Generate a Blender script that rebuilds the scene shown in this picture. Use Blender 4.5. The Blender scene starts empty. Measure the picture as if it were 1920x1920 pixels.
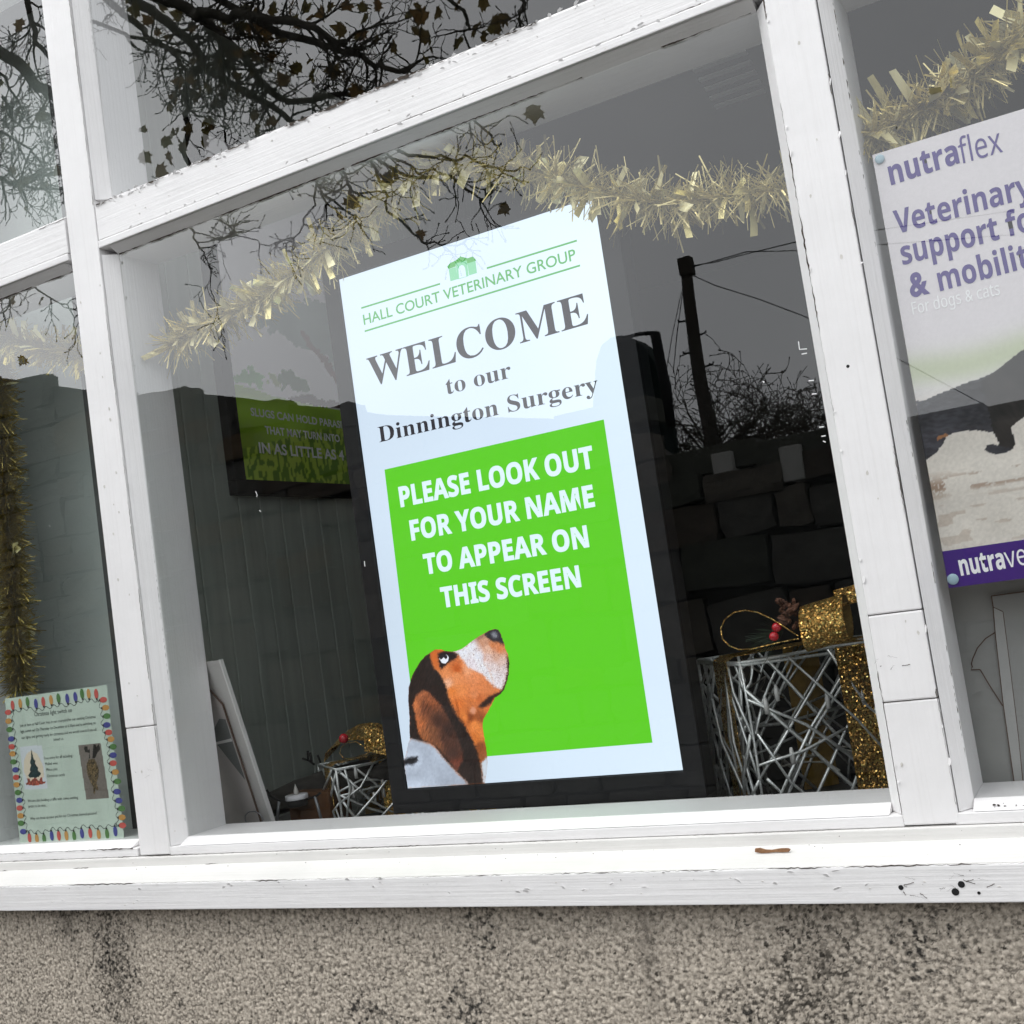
import bpy, bmesh, math, random
import numpy as np
from mathutils import Vector, Matrix
sc = bpy.context.scene
COL = sc.collection
PI = math.pi
# ------------------------------------------------------------------ camera, sky, light, exposure
cd = bpy.data.cameras.new("camera"); cam = bpy.data.objects.new("camera", cd); COL.objects.link(cam)
cd.sensor_width = 36; cd.lens = 40.715; cd.clip_start = .05; cd.clip_end = 2000
R_, U_, F_ = Vector((0.8684,0.4746,-0.1436)), Vector((0.1665,-0.0063,0.986)), Vector((-0.467,0.8802,0.0845))
mt = Matrix((R_, U_, -F_)).transposed().to_4x4(); mt.translation = (0, -1.6, 1.5)
cam.matrix_world = mt; sc.camera = cam
SUN_EL, SUN_AZ = math.radians(61), math.radians(212)
w = bpy.data.worlds.new("World"); sc.world = w; w.use_nodes = True
nt = w.node_tree; nt.nodes.clear()
o_ = nt.nodes.new('ShaderNodeOutputWorld'); bg = nt.nodes.new('ShaderNodeBackground'); bg.inputs[1].default_value = .10
sky = nt.nodes.new('ShaderNodeTexSky'); sky.sky_type = 'NISHITA'; sky.sun_disc = False
sky.sun_elevation = SUN_EL; sky.sun_rotation = SUN_AZ; sky.dust_density = 4; sky.air_density = 1.5
hs = nt.nodes.new('ShaderNodeHueSaturation'); hs.inputs['Saturation'].default_value = .12
tc = nt.nodes.new('ShaderNodeTexCoord'); nz = nt.nodes.new('ShaderNodeTexNoise'); nz.inputs['Scale'].default_value = 2.2; nz.inputs['Detail'].default_value = 5
cr = nt.nodes.new('ShaderNodeValToRGB'); cr.color_ramp.elements[0].color = (14.6, 15.0, 15.6, 1); cr.color_ramp.elements[1].color = (18.4, 18.8, 19.2, 1)
cr.color_ramp.elements[0].position = .3; cr.color_ramp.elements[1].position = .7
mx = nt.nodes.new('ShaderNodeMix'); mx.data_type = 'RGBA'; mx.inputs[0].default_value = .85      # overcast: cloud layer over the clear sky
L = nt.links.new
L(sky.outputs[0], hs.inputs['Color']); L(tc.outputs['Generated'], nz.inputs['Vector']); L(nz.outputs[0], cr.inputs[0])
dt = nt.nodes.new('ShaderNodeVectorMath'); dt.operation = 'DOT_PRODUCT'; dt.inputs[1].default_value = Vector((-.85, -.40, .38)).normalized()   # the veiled sun brightens the clouds on the left
nv = nt.nodes.new('ShaderNodeVectorMath'); nv.operation = 'NORMALIZE'; L(tc.outputs['Generated'], nv.inputs[0]); L(nv.outputs[0], dt.inputs[0])
m0 = nt.nodes.new('ShaderNodeMath'); m0.operation = 'MAXIMUM'; m0.inputs[1].default_value = 0; L(dt.outputs['Value'], m0.inputs[0])
m1 = nt.nodes.new('ShaderNodeMath'); m1.operation = 'POWER'; m1.inputs[1].default_value = 3.5; L(m0.outputs[0], m1.inputs[0])
m2 = nt.nodes.new('ShaderNodeMath'); m2.operation = 'MULTIPLY_ADD'; m2.inputs[1].default_value = .55; m2.inputs[2].default_value = .66; L(m1.outputs[0], m2.inputs[0])
vs_ = nt.nodes.new('ShaderNodeVectorMath'); vs_.operation = 'SCALE'; L(cr.outputs[0], vs_.inputs[0]); L(m2.outputs[0], vs_.inputs['Scale'])
L(hs.outputs[0], mx.inputs[6]); L(vs_.outputs[0], mx.inputs[7]); L(mx.outputs[2], bg.inputs[0]); L(bg.outputs[0], o_.inputs[0])
sd = bpy.data.lights.new("sun", 'SUN'); sd.energy = .6; sd.angle = math.radians(30); sd.color = (1, .97, .93)
so = bpy.data.objects.new("sun", sd); COL.objects.link(so)
so.rotation_euler = Vector((.35, .55, -1.2)).to_track_quat('-Z', 'Y').to_euler()
sc.view_settings.view_transform = 'Standard'; sc.view_settings.look = 'None'; EXPO = .68; sc.view_settings.exposure = EXPO; sc.view_settings.gamma = 1
sc.view_settings.use_curve_mapping = False
sc.render.engine = 'CYCLES'; sc.cycles.use_denoising = True
sc.cycles.max_bounces = 8; sc.cycles.transparent_max_bounces = 24; sc.cycles.sample_clamp_indirect = 6; sc.cycles.caustics_reflective = False; sc.cycles.caustics_refractive = False

# ------------------------------------------------------------------ helpers
def lin(c):
    c = [v / 255 for v in c]
    return tuple(v / 12.92 if v <= .04045 else ((v + .055) / 1.055) ** 2.4 for v in c)
def empty(name, label, cat, loc=(0, 0, 0), group=None, kind=None):
    o = bpy.data.objects.new(name, None); COL.objects.link(o); o.location = loc; o.empty_display_size = .05
    return tag(o, label, cat, group, kind)
def tag(o, label=None, cat=None, group=None, kind=None):
    if label: o['label'] = label
    if cat: o['category'] = cat
    if group: o['group'] = group
    if kind: o['kind'] = kind
    return o
def link(name, me, parent=None):
    o = bpy.data.objects.new(name, me); COL.objects.link(o)
    if parent is not None:
        o.parent = parent; o.location = -wloc(parent)
    return o
def wloc(o):
    v = Vector(o.location)
    while o.parent is not None:
        o = o.parent; v = v + Vector(o.location)
    return v
def mesh(name, V, F, mat, parent=None, smooth=False):
    me = bpy.data.meshes.new(name); me.from_pydata([tuple(v) for v in V], [], F); me.update()
    if mat: me.materials.append(mat)
    if smooth: me.polygons.foreach_set('use_smooth', [True] * len(me.polygons))
    return link(name, me, parent)
def bmobj(name, bm, mat, parent=None, smooth=False):
    me = bpy.data.meshes.new(name); bm.normal_update(); bm.to_mesh(me); bm.free()
    for m in (mat if isinstance(mat, (list, tuple)) else [mat]): me.materials.append(m)
    if smooth: me.polygons.foreach_set('use_smooth', [True] * len(me.polygons))
    return link(name, me, parent)
def box(name, lo, hi, mat, parent=None, bev=0, seg=2):
    bm = bmesh.new(); bmesh.ops.create_cube(bm, size=1)
    for v in bm.verts:
        for i in range(3): v.co[i] = lo[i] + (v.co[i] + .5) * (hi[i] - lo[i])
    if bev: bmesh.ops.bevel(bm, geom=bm.edges[:], offset=bev, segments=seg, affect='EDGES', profile=.6)
    return bmobj(name, bm, mat, parent)
def prism(name, prof, a, b, axis, mat, parent=None, bev=0):
    """profile polygon extruded along an axis: axis z -> prof is (x,y); axis x -> prof is (y,z)"""
    n = len(prof)
    V = [((p[0], p[1], t) if axis == 'z' else (t, p[0], p[1])) for t in (a, b) for p in prof]
    bm = bmesh.new(); vs = [bm.verts.new(v) for v in V]
    for i in range(n): bm.faces.new((vs[i], vs[(i + 1) % n], vs[n + (i + 1) % n], vs[n + i]))
    bm.faces.new(vs[:n][::-1]); bm.faces.new(vs[n:])
    bmesh.ops.recalc_face_normals(bm, faces=bm.faces[:])
    if bev: bmesh.ops.bevel(bm, geom=bm.edges[:], offset=bev, segments=2, affect='EDGES', profile=.6)
    return bmobj(name, bm, mat, parent)
def tube_data(pts, rads, n=6, cap=True):
    pts = [Vector(p) for p in pts]; V = []; F = []
    up = Vector((.31, .2, .93)).normalized()
    for i, p in enumerate(pts):
        d = (pts[min(i + 1, len(pts) - 1)] - pts[max(i - 1, 0)])
        d = d.normalized() if d.length > 1e-9 else Vector((0, 0, 1))
        a = d.cross(up)
        a = a.normalized() if a.length > 1e-3 else d.orthogonal().normalized()
        b = d.cross(a); r = rads[i] if isinstance(rads, (list, tuple)) else rads
        for k in range(n):
            t = 2 * PI * k / n; V.append(p + a * (r * math.cos(t)) + b * (r * math.sin(t)))
        if i:
            for k in range(n):
                F.append(((i - 1) * n + k, (i - 1) * n + (k + 1) % n, i * n + (k + 1) % n, i * n + k))
    if cap: F.append(tuple(range(n))[::-1]); F.append(tuple(range((len(pts) - 1) * n, len(pts) * n)))
    return V, F
def tube(name, pts, rads, mat, parent=None, n=6):
    V, F = tube_data(pts, rads, n); return mesh(name, V, F, mat, parent, True)
class Joined:
    def __init__(s): s.V = []; s.F = []
    def add(s, V, F):
        k = len(s.V); s.V += [tuple(v) for v in V]; s.F += [tuple(i + k for i in f) for f in F]
    def build(s, name, mat, parent=None, smooth=False): return mesh(name, s.V, s.F, mat, parent, smooth)
def lathe(name, prof, c, mat, parent=None, n=24):
    V = []; F = []
    for (r, z) in prof:
        for k in range(n):
            t = 2 * PI * k / n; V.append((c[0] + r * math.cos(t), c[1] + r * math.sin(t), c[2] + z))
    for i in range(len(prof) - 1):
        for k in range(n): F.append((i * n + k, i * n + (k + 1) % n, (i + 1) * n + (k + 1) % n, (i + 1) * n + k))
    F.append(tuple(range(n))[::-1]); F.append(tuple(range((len(prof) - 1) * n, len(prof) * n)))
    return mesh(name, V, F, mat, parent, True)
def ball(name, c, r, mat, parent=None, sub=2):
    bm = bmesh.new(); bmesh.ops.create_icosphere(bm, subdivisions=sub, radius=r)
    bmesh.ops.translate(bm, verts=bm.verts[:], vec=c)
    return bmobj(name, bm, mat, parent, True)

# ------------------------------------------------------------------ materials
def newmat(name):
    m = bpy.data.materials.new(name); m.use_nodes = True
    return m, m.node_tree, m.node_tree.nodes['Principled BSDF']
def plain(name, col, rough=.6, metal=0, spec=.5):
    m, t, b = newmat(name); b.inputs['Base Color'].default_value = (*col, 1); b.inputs['Roughness'].default_value = rough
    b.inputs['Metallic'].default_value = metal; b.inputs['Specular IOR Level'].default_value = spec
    return m
def N(t, kind, **kw):
    n = t.nodes.new(kind)
    for k, v in kw.items():
        if k in n.inputs.keys(): n.inputs[k].default_value = v
        else: setattr(n, k, v)
    return n
def ramp(t, stops):
    r = t.nodes.new('ShaderNodeValToRGB'); e = r.color_ramp.elements
    while len(e) < len(stops): e.new(.5)
    for i, (p, c) in enumerate(stops): e[i].position = p; e[i].color = (*c, 1)
    return r
def noisy(name, stops, scale=(10, 10, 10), rough=.6, bump=.2, bscale=None, dist=.002, detail=6, metal=0, spec=.4):
    m, t, b = newmat(name); l = t.links.new
    tc = N(t, 'ShaderNodeTexCoord'); mp = N(t, 'ShaderNodeMapping'); mp.inputs['Scale'].default_value = scale
    nz = N(t, 'ShaderNodeTexNoise', Scale=1.0, Detail=detail, Roughness=.62); r = ramp(t, stops)
    l(tc.outputs['Object'], mp.inputs[0]); l(mp.outputs[0], nz.inputs[0]); l(nz.outputs[0], r.inputs[0]); l(r.outputs[0], b.inputs['Base Color'])
    b.inputs['Roughness'].default_value = rough; b.inputs['Metallic'].default_value = metal; b.inputs['Specular IOR Level'].default_value = spec
    if bump:
        mp2 = N(t, 'ShaderNodeMapping'); mp2.inputs['Scale'].default_value = bscale or scale
        n2 = N(t, 'ShaderNodeTexNoise', Scale=1.0, Detail=8.0, Roughness=.65); bp = N(t, 'ShaderNodeBump', Strength=bump, Distance=dist)
        l(tc.outputs['Object'], mp2.inputs[0]); l(mp2.outputs[0], n2.inputs[0]); l(n2.outputs[0], bp.inputs['Height']); l(bp.outputs[0], b.inputs['Normal'])
    return m
def paint_mat(name, along, base=(.80, .79, .79), dirt=(.55, .52, .47)):
    """old gloss paint: brushed streaks along the timber, faint grey wear, specks of dirt, hairline cracks"""
    m, t, b = newmat(name); l = t.links.new
    tc = N(t, 'ShaderNodeTexCoord')
    def nzn(sc_, det, ro=.6):
        mp = N(t, 'ShaderNodeMapping'); mp.inputs['Scale'].default_value = sc_
        n = N(t, 'ShaderNodeTexNoise', Scale=1.0, Detail=det, Roughness=ro); l(tc.outputs['Object'], mp.inputs[0]); l(mp.outputs[0], n.inputs[0]); return n
    st = (3.2, 190, 190) if along == 'x' else (190, 190, 3.2)
    streak = nzn(st, 4.0); blotch = nzn((7, 7, 7), 5.0); speck = nzn((160, 160, 160), 2.0)
    r1 = ramp(t, [(.3, tuple(c * .94 for c in base)), (.6, base)]); l(blotch.outputs[0], r1.inputs[0])
    r2 = ramp(t, [(.30, (.86, .85, .84)), (.5, (1, 1, 1))]); l(streak.outputs[0], r2.inputs[0])
    r3 = ramp(t, [(.755, (0, 0, 0)), (.80, (1, 1, 1))]); l(speck.outputs[0], r3.inputs[0])
    mu = N(t, 'ShaderNodeMix', data_type='RGBA', blend_type='MULTIPLY'); mu.inputs[0].default_value = .26
    l(r1.outputs[0], mu.inputs[6]); l(r2.outputs[0], mu.inputs[7])
    md = N(t, 'ShaderNodeMix', data_type='RGBA'); l(r3.outputs[0], md.inputs[0]); l(mu.outputs[2], md.inputs[6]); md.inputs[7].default_value = (*dirt, 1)
    l(md.outputs[2], b.inputs['Base Color'])
    b.inputs['Roughness'].default_value = .42; b.inputs['Specular IOR Level'].default_value = .4
    ad = N(t, 'ShaderNodeMath', operation='ADD'); l(streak.outputs[0], ad.inputs[0])
    n3 = nzn((45, 45, 45), 6.0); l(n3.outputs[0], ad.inputs[1])
    bp = N(t, 'ShaderNodeBump', Strength=.5, Distance=.0016); l(ad.outputs[0], bp.inputs['Height']); l(bp.outputs[0], b.inputs['Normal'])
    return m
def glass_mat(name, ior, tint=(.93, .96, .94)):
    m = bpy.data.materials.new(name); m.use_nodes = True; t = m.node_tree; t.nodes.clear(); l = t.links.new
    out = N(t, 'ShaderNodeOutputMaterial'); tr = N(t, 'ShaderNodeBsdfTransparent'); tr.inputs[0].default_value = (*tint, 1)
    gl = N(t, 'ShaderNodeBsdfGlossy'); gl.inputs['Roughness'].default_value = 0.0; gl.inputs['Color'].default_value = (1, 1, 1, 1)
    fr = N(t, 'ShaderNodeFresnel'); fr.inputs[0].default_value = ior
    ge = N(t, 'ShaderNodeNewGeometry'); iv = N(t, 'ShaderNodeMath', operation='SUBTRACT'); iv.inputs[0].default_value = 1
    mu = N(t, 'ShaderNodeMath', operation='MULTIPLY'); mx = N(t, 'ShaderNodeMixShader')
    l(ge.outputs['Backfacing'], iv.inputs[1]); l(iv.outputs[0], mu.inputs[0]); l(fr.outputs[0], mu.inputs[1])
    l(mu.outputs[0], mx.inputs[0]); l(tr.outputs[0], mx.inputs[1]); l(gl.outputs[0], mx.inputs[2]); l(mx.outputs[0], out.inputs[0])
    return m
def print_mat(name, emit=0, rough=.55, gain=1.0, spec=.3):
    """flat print: the picture is stored per vertex; emit > 0 for the lit display"""
    m, t, b = newmat(name); l = t.links.new
    a = N(t, 'ShaderNodeVertexColor', layer_name='ink')
    if emit:
        b.inputs['Base Color'].default_value = (0, 0, 0, 1); b.inputs['Emission Strength'].default_value = emit * 1.1 * 2 ** -EXPO; l(a.outputs[0], b.inputs['Emission Color'])
    else: l(a.outputs[0], b.inputs['Base Color'])
    b.inputs['Roughness'].default_value = rough; b.inputs['Specular IOR Level'].default_value = spec
    return m
def emit_mat(name, rgb, s):
    m, t, b = newmat(name); b.inputs['Base Color'].default_value = (0, 0, 0, 1); b.inputs['Specular IOR Level'].default_value = .2
    b.inputs['Emission Color'].default_value = (*lin(rgb), 1); b.inputs['Emission Strength'].default_value = s * 1.1 * 2 ** -EXPO; b.inputs['Roughness'].default_value = .5
    return m
def glitter_mat(name, base, dark):
    m, t, b = newmat(name); l = t.links.new
    tc = N(t, 'ShaderNodeTexCoord'); vo = N(t, 'ShaderNodeTexVoronoi', Scale=420.0)
    l(tc.outputs['Object'], vo.inputs['Vector'])
    sub = N(t, 'ShaderNodeVectorMath', operation='SUBTRACT'); sub.inputs[1].default_value = (.5, .5, .5); l(vo.outputs['Color'], sub.inputs[0])
    scl = N(t, 'ShaderNodeVectorMath', operation='SCALE'); scl.inputs['Scale'].default_value = 1.7; l(sub.outputs[0], scl.inputs[0])
    ge = N(t, 'ShaderNodeNewGeometry'); ad = N(t, 'ShaderNodeVectorMath', operation='ADD'); l(ge.outputs['Normal'], ad.inputs[0]); l(scl.outputs[0], ad.inputs[1])
    nm = N(t, 'ShaderNodeVectorMath', operation='NORMALIZE'); l(ad.outputs[0], nm.inputs[0]); l(nm.outputs[0], b.inputs['Normal'])
    sep = N(t, 'ShaderNodeSeparateColor'); l(vo.outputs['Color'], sep.inputs[0])
    r = ramp(t, [(.2, dark), (.6, base), (.93, tuple(min(1, c * 1.6 + .1) for c in base))]); l(sep.outputs[1], r.inputs[0]); l(r.outputs[0], b.inputs['Base Color'])
    b.inputs['Metallic'].default_value = .85; b.inputs['Roughness'].default_value = .28
    return m
PV = paint_mat('white_paint_upright', 'z'); PH = paint_mat('white_paint_level', 'x')
PS = paint_mat('white_paint_sill', 'x', base=(.70, .69, .67), dirt=(.42, .38, .32))
PI_ = paint_mat('white_paint_inside', 'z', base=(.74, .76, .76))
CRK = noisy('bare_wood_crack', [(.3, (.02, .016, .013)), (.7, (.09, .07, .055))], (60, 60, 60), .9, 0)
GLASS = glass_mat('window_glass', 1.74, (.955, .96, .962)); GLASS2 = glass_mat('left_pane_glass', 1.95, (.935, .955, .948))  # left panes: index raised to brighten their sky reflection
BLACK = noisy('black_plastic', [(.3, (.008, .008, .009)), (.7, (.012, .012, .013))], (30, 30, 30), .6, .05, spec=.2)
WHITECARD = noisy('white_card', [(.3, (.50, .49, .47)), (.7, (.57, .56, .54))], (9, 9, 9), .7, .05)
CARDEDGE = plain('card_edge', (.75, .74, .72), .7)
BROWN_EDGE = plain('cut_card_core', (.12, .075, .055), .8)
GOLD = plain('gold_foil', (.90, .79, .36), .27, .75); GOLD2 = plain('bright_gold_foil', (.98, .90, .52), .38, .4); GOLDD = plain('old_gold_foil', (.55, .42, .12), .3, .9)
GOLDT = plain('thin_gold_fringe', (.68, .58, .27), .3, .6); GOLDDT = plain('thin_old_gold_fringe', (.40, .31, .09), .33, .85)
GLIT = glitter_mat('gold_glitter_ribbon', (.80, .47, .13), (.19, .095, .02)); GLITB = noisy('ribbon_back', [(.3, (.20, .12, .02)), (.7, (.30, .19, .04))], (200, 200, 200), .6, .1)
SILVER = noisy('silver_glitter_wire', [(.3, (.48, .50, .49)), (.62, (.72, .75, .73)), (.7, (.95, .98, .96))], (250, 250, 250), .35, .3, metal=.6)
RED = plain('red_berry', (.42, .01, .02), .25)
PURPLE = plain('purple_ink', lin((64, 46, 128)), .5); PURPLE2 = plain('deep_purple_ink', lin((62, 26, 120)), .4)
WHITEINK = plain('white_ink', (.93, .93, .93), .5); INK = plain('dark_ink', (.035, .04, .04), .5)
E_ = 1.0
SCR_WHITE = (217, 234, 251)

# ------------------------------------------------------------------ flat print: pictures stored as vertex colours on a fine sheet, lettering as thin meshes
def inside(P, A, B):
    r = np.zeros(A.shape, bool); n = len(P)
    for i in range(n):
        x1, y1 = P[i]; x2, y2 = P[(i + 1) % n]
        if y1 == y2: continue
        c = ((y1 > B) != (y2 > B)) & (A < (x2 - x1) * (B - y1) / (y2 - y1) + x1)
        r ^= c
    return r
def vnoise(A, B, s, seed=0):
    x = A * s; y = B * s; xi = np.floor(x).astype(np.int64); yi = np.floor(y).astype(np.int64); fx = x - xi; fy = y - yi
    def h(i, j):
        k = (i * 374761393 + j * 668265263 + seed * 974711) & 0xffffffff
        k = ((k ^ (k >> 13)) * 1274126177) & 0xffffffff
        return ((k ^ (k >> 16)) & 0xffff) / 65535.0
    fx = fx * fx * (3 - 2 * fx); fy = fy * fy * (3 - 2 * fy)
    return (h(xi, yi) * (1 - fx) + h(xi + 1, yi) * fx) * (1 - fy) + (h(xi, yi + 1) * (1 - fx) + h(xi + 1, yi + 1) * fx) * fy
def idw(A, B, pts, cols, p=2.5):
    num = np.zeros(A.shape + (3,)); den = np.zeros(A.shape)
    for (a, b), c in zip(pts, cols):
        d = 1 / (((A - a) ** 2 + (B - b) ** 2) ** (p / 2) + 1e-12)
        num += d[..., None] * np.array(c, float); den += d
    return num / den[..., None]
def sheet(name, a0, a1, b0, b1, step, paintfn, mapfn, mat, parent):
    na = max(2, int(round((a1 - a0) / step)) + 1); nb = max(2, int(round((b1 - b0) / step)) + 1)
    A, B = np.meshgrid(np.linspace(a0, a1, na), np.linspace(b0, b1, nb))
    rgb, mask = paintfn(A, B)
    rgb = np.clip(rgb, 0, 255) / 255; rgb = np.where(rgb <= .04045, rgb / 12.92, ((rgb + .055) / 1.055) ** 2.4)
    idx = np.arange(na * nb).reshape(nb, na)
    q = np.stack([idx[:-1, :-1], idx[:-1, 1:], idx[1:, 1:], idx[1:, :-1]], -1)
    m = mask[:-1, :-1] & mask[:-1, 1:] & mask[1:, 1:] & mask[1:, :-1]
    q = q[m]
    used = np.unique(q); new = -np.ones(na * nb, int); new[used] = np.arange(len(used))
    P = np.array([mapfn(a, b) for a, b in zip(A.ravel()[used], B.ravel()[used])])
    me = bpy.data.meshes.new(name); me.vertices.add(len(used)); me.vertices.foreach_set('co', P.ravel())
    me.loops.add(q.size); me.loops.foreach_set('vertex_index', new[q].ravel().astype(np.int32)); me.polygons.add(len(q))
    me.polygons.foreach_set('loop_start', np.arange(0, q.size, 4, dtype=np.int32)); me.polygons.foreach_set('loop_total', np.full(len(q), 4, np.int32))
    me.update(calc_edges=True)
    at = me.color_attributes.new('ink', 'FLOAT_COLOR', 'POINT')
    c = np.concatenate([rgb.reshape(-1, 3)[used], np.ones((len(used), 1))], 1); at.data.foreach_set('color', c.ravel())
    me.materials.append(mat); return link(name, me, parent)
def uni(s, up, lo):
    return ''.join(chr(up + ord(c) - 65) if 'A' <= c <= 'Z' else chr(lo + ord(c) - 97) if 'a' <= c <= 'z' else c for c in s)
def serif(s): return uni(s, 0x1D400, 0x1D41A)
def sansb(s): return uni(s, 0x1D5D4, 0x1D5EE).replace('&', '&')
def sans(s): return uni(s, 0x1D5A0, 0x1D5BA)
def text(name, body, p0, p1, cap, mapfn, mat, parent, off=0.0, capref='H', space=1.0, res=4):
    """lettering laid flat from baseline point p0 to p1 (sheet coordinates), capitals `cap` high"""
    def mk(s):
        c = bpy.data.curves.new(name, 'FONT'); c.body = s; c.offset = off; c.resolution_u = res; c.space_character = space; c.fill_mode = 'FRONT'
        o = bpy.data.objects.new(name, c); COL.objects.link(o)
        dg = bpy.context.evaluated_depsgraph_get(); me = bpy.data.meshes.new_from_object(o.evaluated_get(dg))
        bpy.data.objects.remove(o); bpy.data.curves.remove(c); return me
    rf = mk(capref); hz = max(v.co.y for v in rf.vertices); bpy.data.meshes.remove(rf)
    me = mk(body); xs = [v.co.x for v in me.vertices]; x0, x1 = min(xs), max(xs)
    d = (p1[0] - p0[0], p1[1] - p0[1]); ln = math.hypot(*d); n_ = (-d[1] / ln, d[0] / ln)
    for v in me.vertices:
        t = (v.co.x - x0) / (x1 - x0); h = v.co.y / hz * cap
        v.co = mapfn(p0[0] + d[0] * t + n_[0] * h, p0[1] + d[1] * t + n_[1] * h)
    me.materials.clear(); me.materials.append(mat); me.update()
    return link(name, me, parent)
def poly(name, P, mapfn, mat, parent):
    bm = bmesh.new(); f = bm.faces.new([bm.verts.new(mapfn(*p)) for p in P]); bmesh.ops.triangulate(bm, faces=[f])
    return bmobj(name, bm, mat, parent)
def stroke(name, P, wd, mapfn, mat, parent):
    V = []; F = []
    for i, p in enumerate(P):
        a = P[max(0, i - 1)]; b = P[min(len(P) - 1, i + 1)]; dx, dy = b[0] - a[0], b[1] - a[1]; ln = math.hypot(dx, dy) or 1
        nx, ny = -dy / ln * wd / 2, dx / ln * wd / 2
        V += [mapfn(p[0] + nx, p[1] + ny), mapfn(p[0] - nx, p[1] - ny)]
        if i: F.append((2 * i - 2, 2 * i - 1, 2 * i + 1, 2 * i))
    return mesh(name, V, F, mat, parent)

# ================================================================== THE WINDOW FRAME
GY = .027                                                     # glass plane
frame = empty('shop_window', 'white painted timber shop window with peeling glossy paint and large glass panes', 'window', (0, 0, 1.1))
def bead_v(x_face, x_glass, z0, z1):
    prism('glazing_bead', [(x_face, .0035), (x_face, .128), (x_glass, .13), (x_glass, GY)] if x_glass > x_face else [(x_glass, GY), (x_glass, .13), (x_face, .128), (x_face, .0035)], z0, z1, 'z', PV, frame, .0012)
ZB, ZT0, ZT1, ZU = 1.171, 2.312, 2.399, 2.98                  # glass bottom, transom bottom and top, head of the upper lights
def post(x0, x1, gl, gr, joints):
    zs = [1.1445] + joints + [3.08]
    for i in range(len(zs) - 1):
        e = random.Random(i + int(x0 * 100)).uniform(-.0006, .0006)
        box('post_board', (x0 + e, e, zs[i] + .0006), (x1 + e, .126, zs[i + 1] - .0006), PV, frame, .0022)
    for (za, zb) in ((ZB - .012, ZT0 - .012), (ZT1 + .012, ZU)):
        if gr is not None: bead_v(x1 + .0012, gr, za, zb)
        if gl is not None: bead_v(x0 - .0012, gl, za, zb)
random.seed(4)
post(-1.744, -1.667, -1.768, -1.643, [1.385])
post(-.335, -.2645, -.352, -.246, [1.308, 1.425])
post(-2.42, -2.245, None, -2.222, [1.9]); post(1.02, 1.16, 1.0, None, [1.7])
for (xa, xb) in ((-2.222, -1.768), (-1.643, -.352), (-.246, 1.0)):
    L0, L1 = xa - .0225, xb + .0165
    box('transom', (L0, .0008, ZT0 + .0155), (L1, .126, ZT1), PH, frame, .002)
    box('transom_lip', (L0, -.0015, ZT0), (L1, .124, ZT0 + .0145), PH, frame, .002)
    prism('glazing_bead', [(.004, ZT0 - .0005), (.128, ZT0 - .0005), (.13, ZT0 - .014), (GY, ZT0 - .014)], xa, xb, 'x', PH, frame, .001)
    prism('glazing_bead', [(.004, ZT1 + .0008), (GY, ZT1 + .016), (.13, ZT1 + .016), (.128, ZT1 + .0008)], xa, xb, 'x', PH, frame, .001)
    prism('glazing_bead', [(.001, 1.1592), (GY, ZB), (.13, ZB), (.13, 1.1592)], xa, xb, 'x', PH, frame, .0012)
    box('bottom_rail', (L0 - .001, .0006, 1.1435), (L1 + .001, .13, 1.1585), PH, frame, .0015)
    up_ = GLASS2 if xb < -1.7 else GLASS
    box('glass_pane', (xa - .004, GY, ZB - .004), (xb + .004, GY + .004, ZT0 - .010), up_, frame)
    box('glass_pane', (xa - .004, GY, ZT1 + .012), (xb + .004, GY + .004, ZU + .004), up_, frame)
box('head_rail', (-2.42, 0, ZU), (1.16, .126, 3.08), PH, frame, .003)
box('sill_rail', (-2.5, -.0062, 1.118), (1.2, .10, 1.1428), PS, frame, .002)
prism('sill_board', [(-.0602, 1.1102), (-.0056, 1.1265), (.10, 1.117), (.10, 1.09), (-.054, 1.09)], -2.5, 1.2, 'x', PS, frame, .0022)
box('fascia_board', (-2.5, -.0625, 1.0615), (1.2, -.036, 1.1085), PH, frame, .0018)
# dark cracks where the paint has lifted: thin ragged slivers of bare wood standing in the joints
def crack(p0, p1, wmax, seed, nrm=(0, -1, 0), gaps=.35, wig=.0008, steps=None):
    rg = random.Random(seed); p0 = Vector(p0); p1 = Vector(p1); d = p1 - p0; ln = d.length; t = d.normalized(); n = Vector(nrm); s = t.cross(n)
    k = steps or max(4, int(ln / .0045)); J = Joined(); prev = None; on = True; sw_ = rg.random()
    for i in range(k + 1):
        if rg.random() < .045: on = rg.random() > gaps
        sw_ = min(1, max(0, sw_ + rg.uniform(-.28, .28))); w_ = (sw_ ** 1.8) * (.7 + .3 * rg.random()) * wmax * (1 if on else 0) + (.00015 if on else 0)
        c = p0 + d * (i / k) + s * rg.uniform(-wig, wig)
        cur = (c + s * w_ / 2, c - s * w_ / 2)
        if prev and (on or rg.random() < .3): J.add([prev[0], prev[1], cur[1], cur[0]], [(0, 1, 2, 3)])
        prev = cur
    if J.V: tag(J.build('paint_crack', CRK, frame), kind='stuff')
y_ = -.0002
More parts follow.
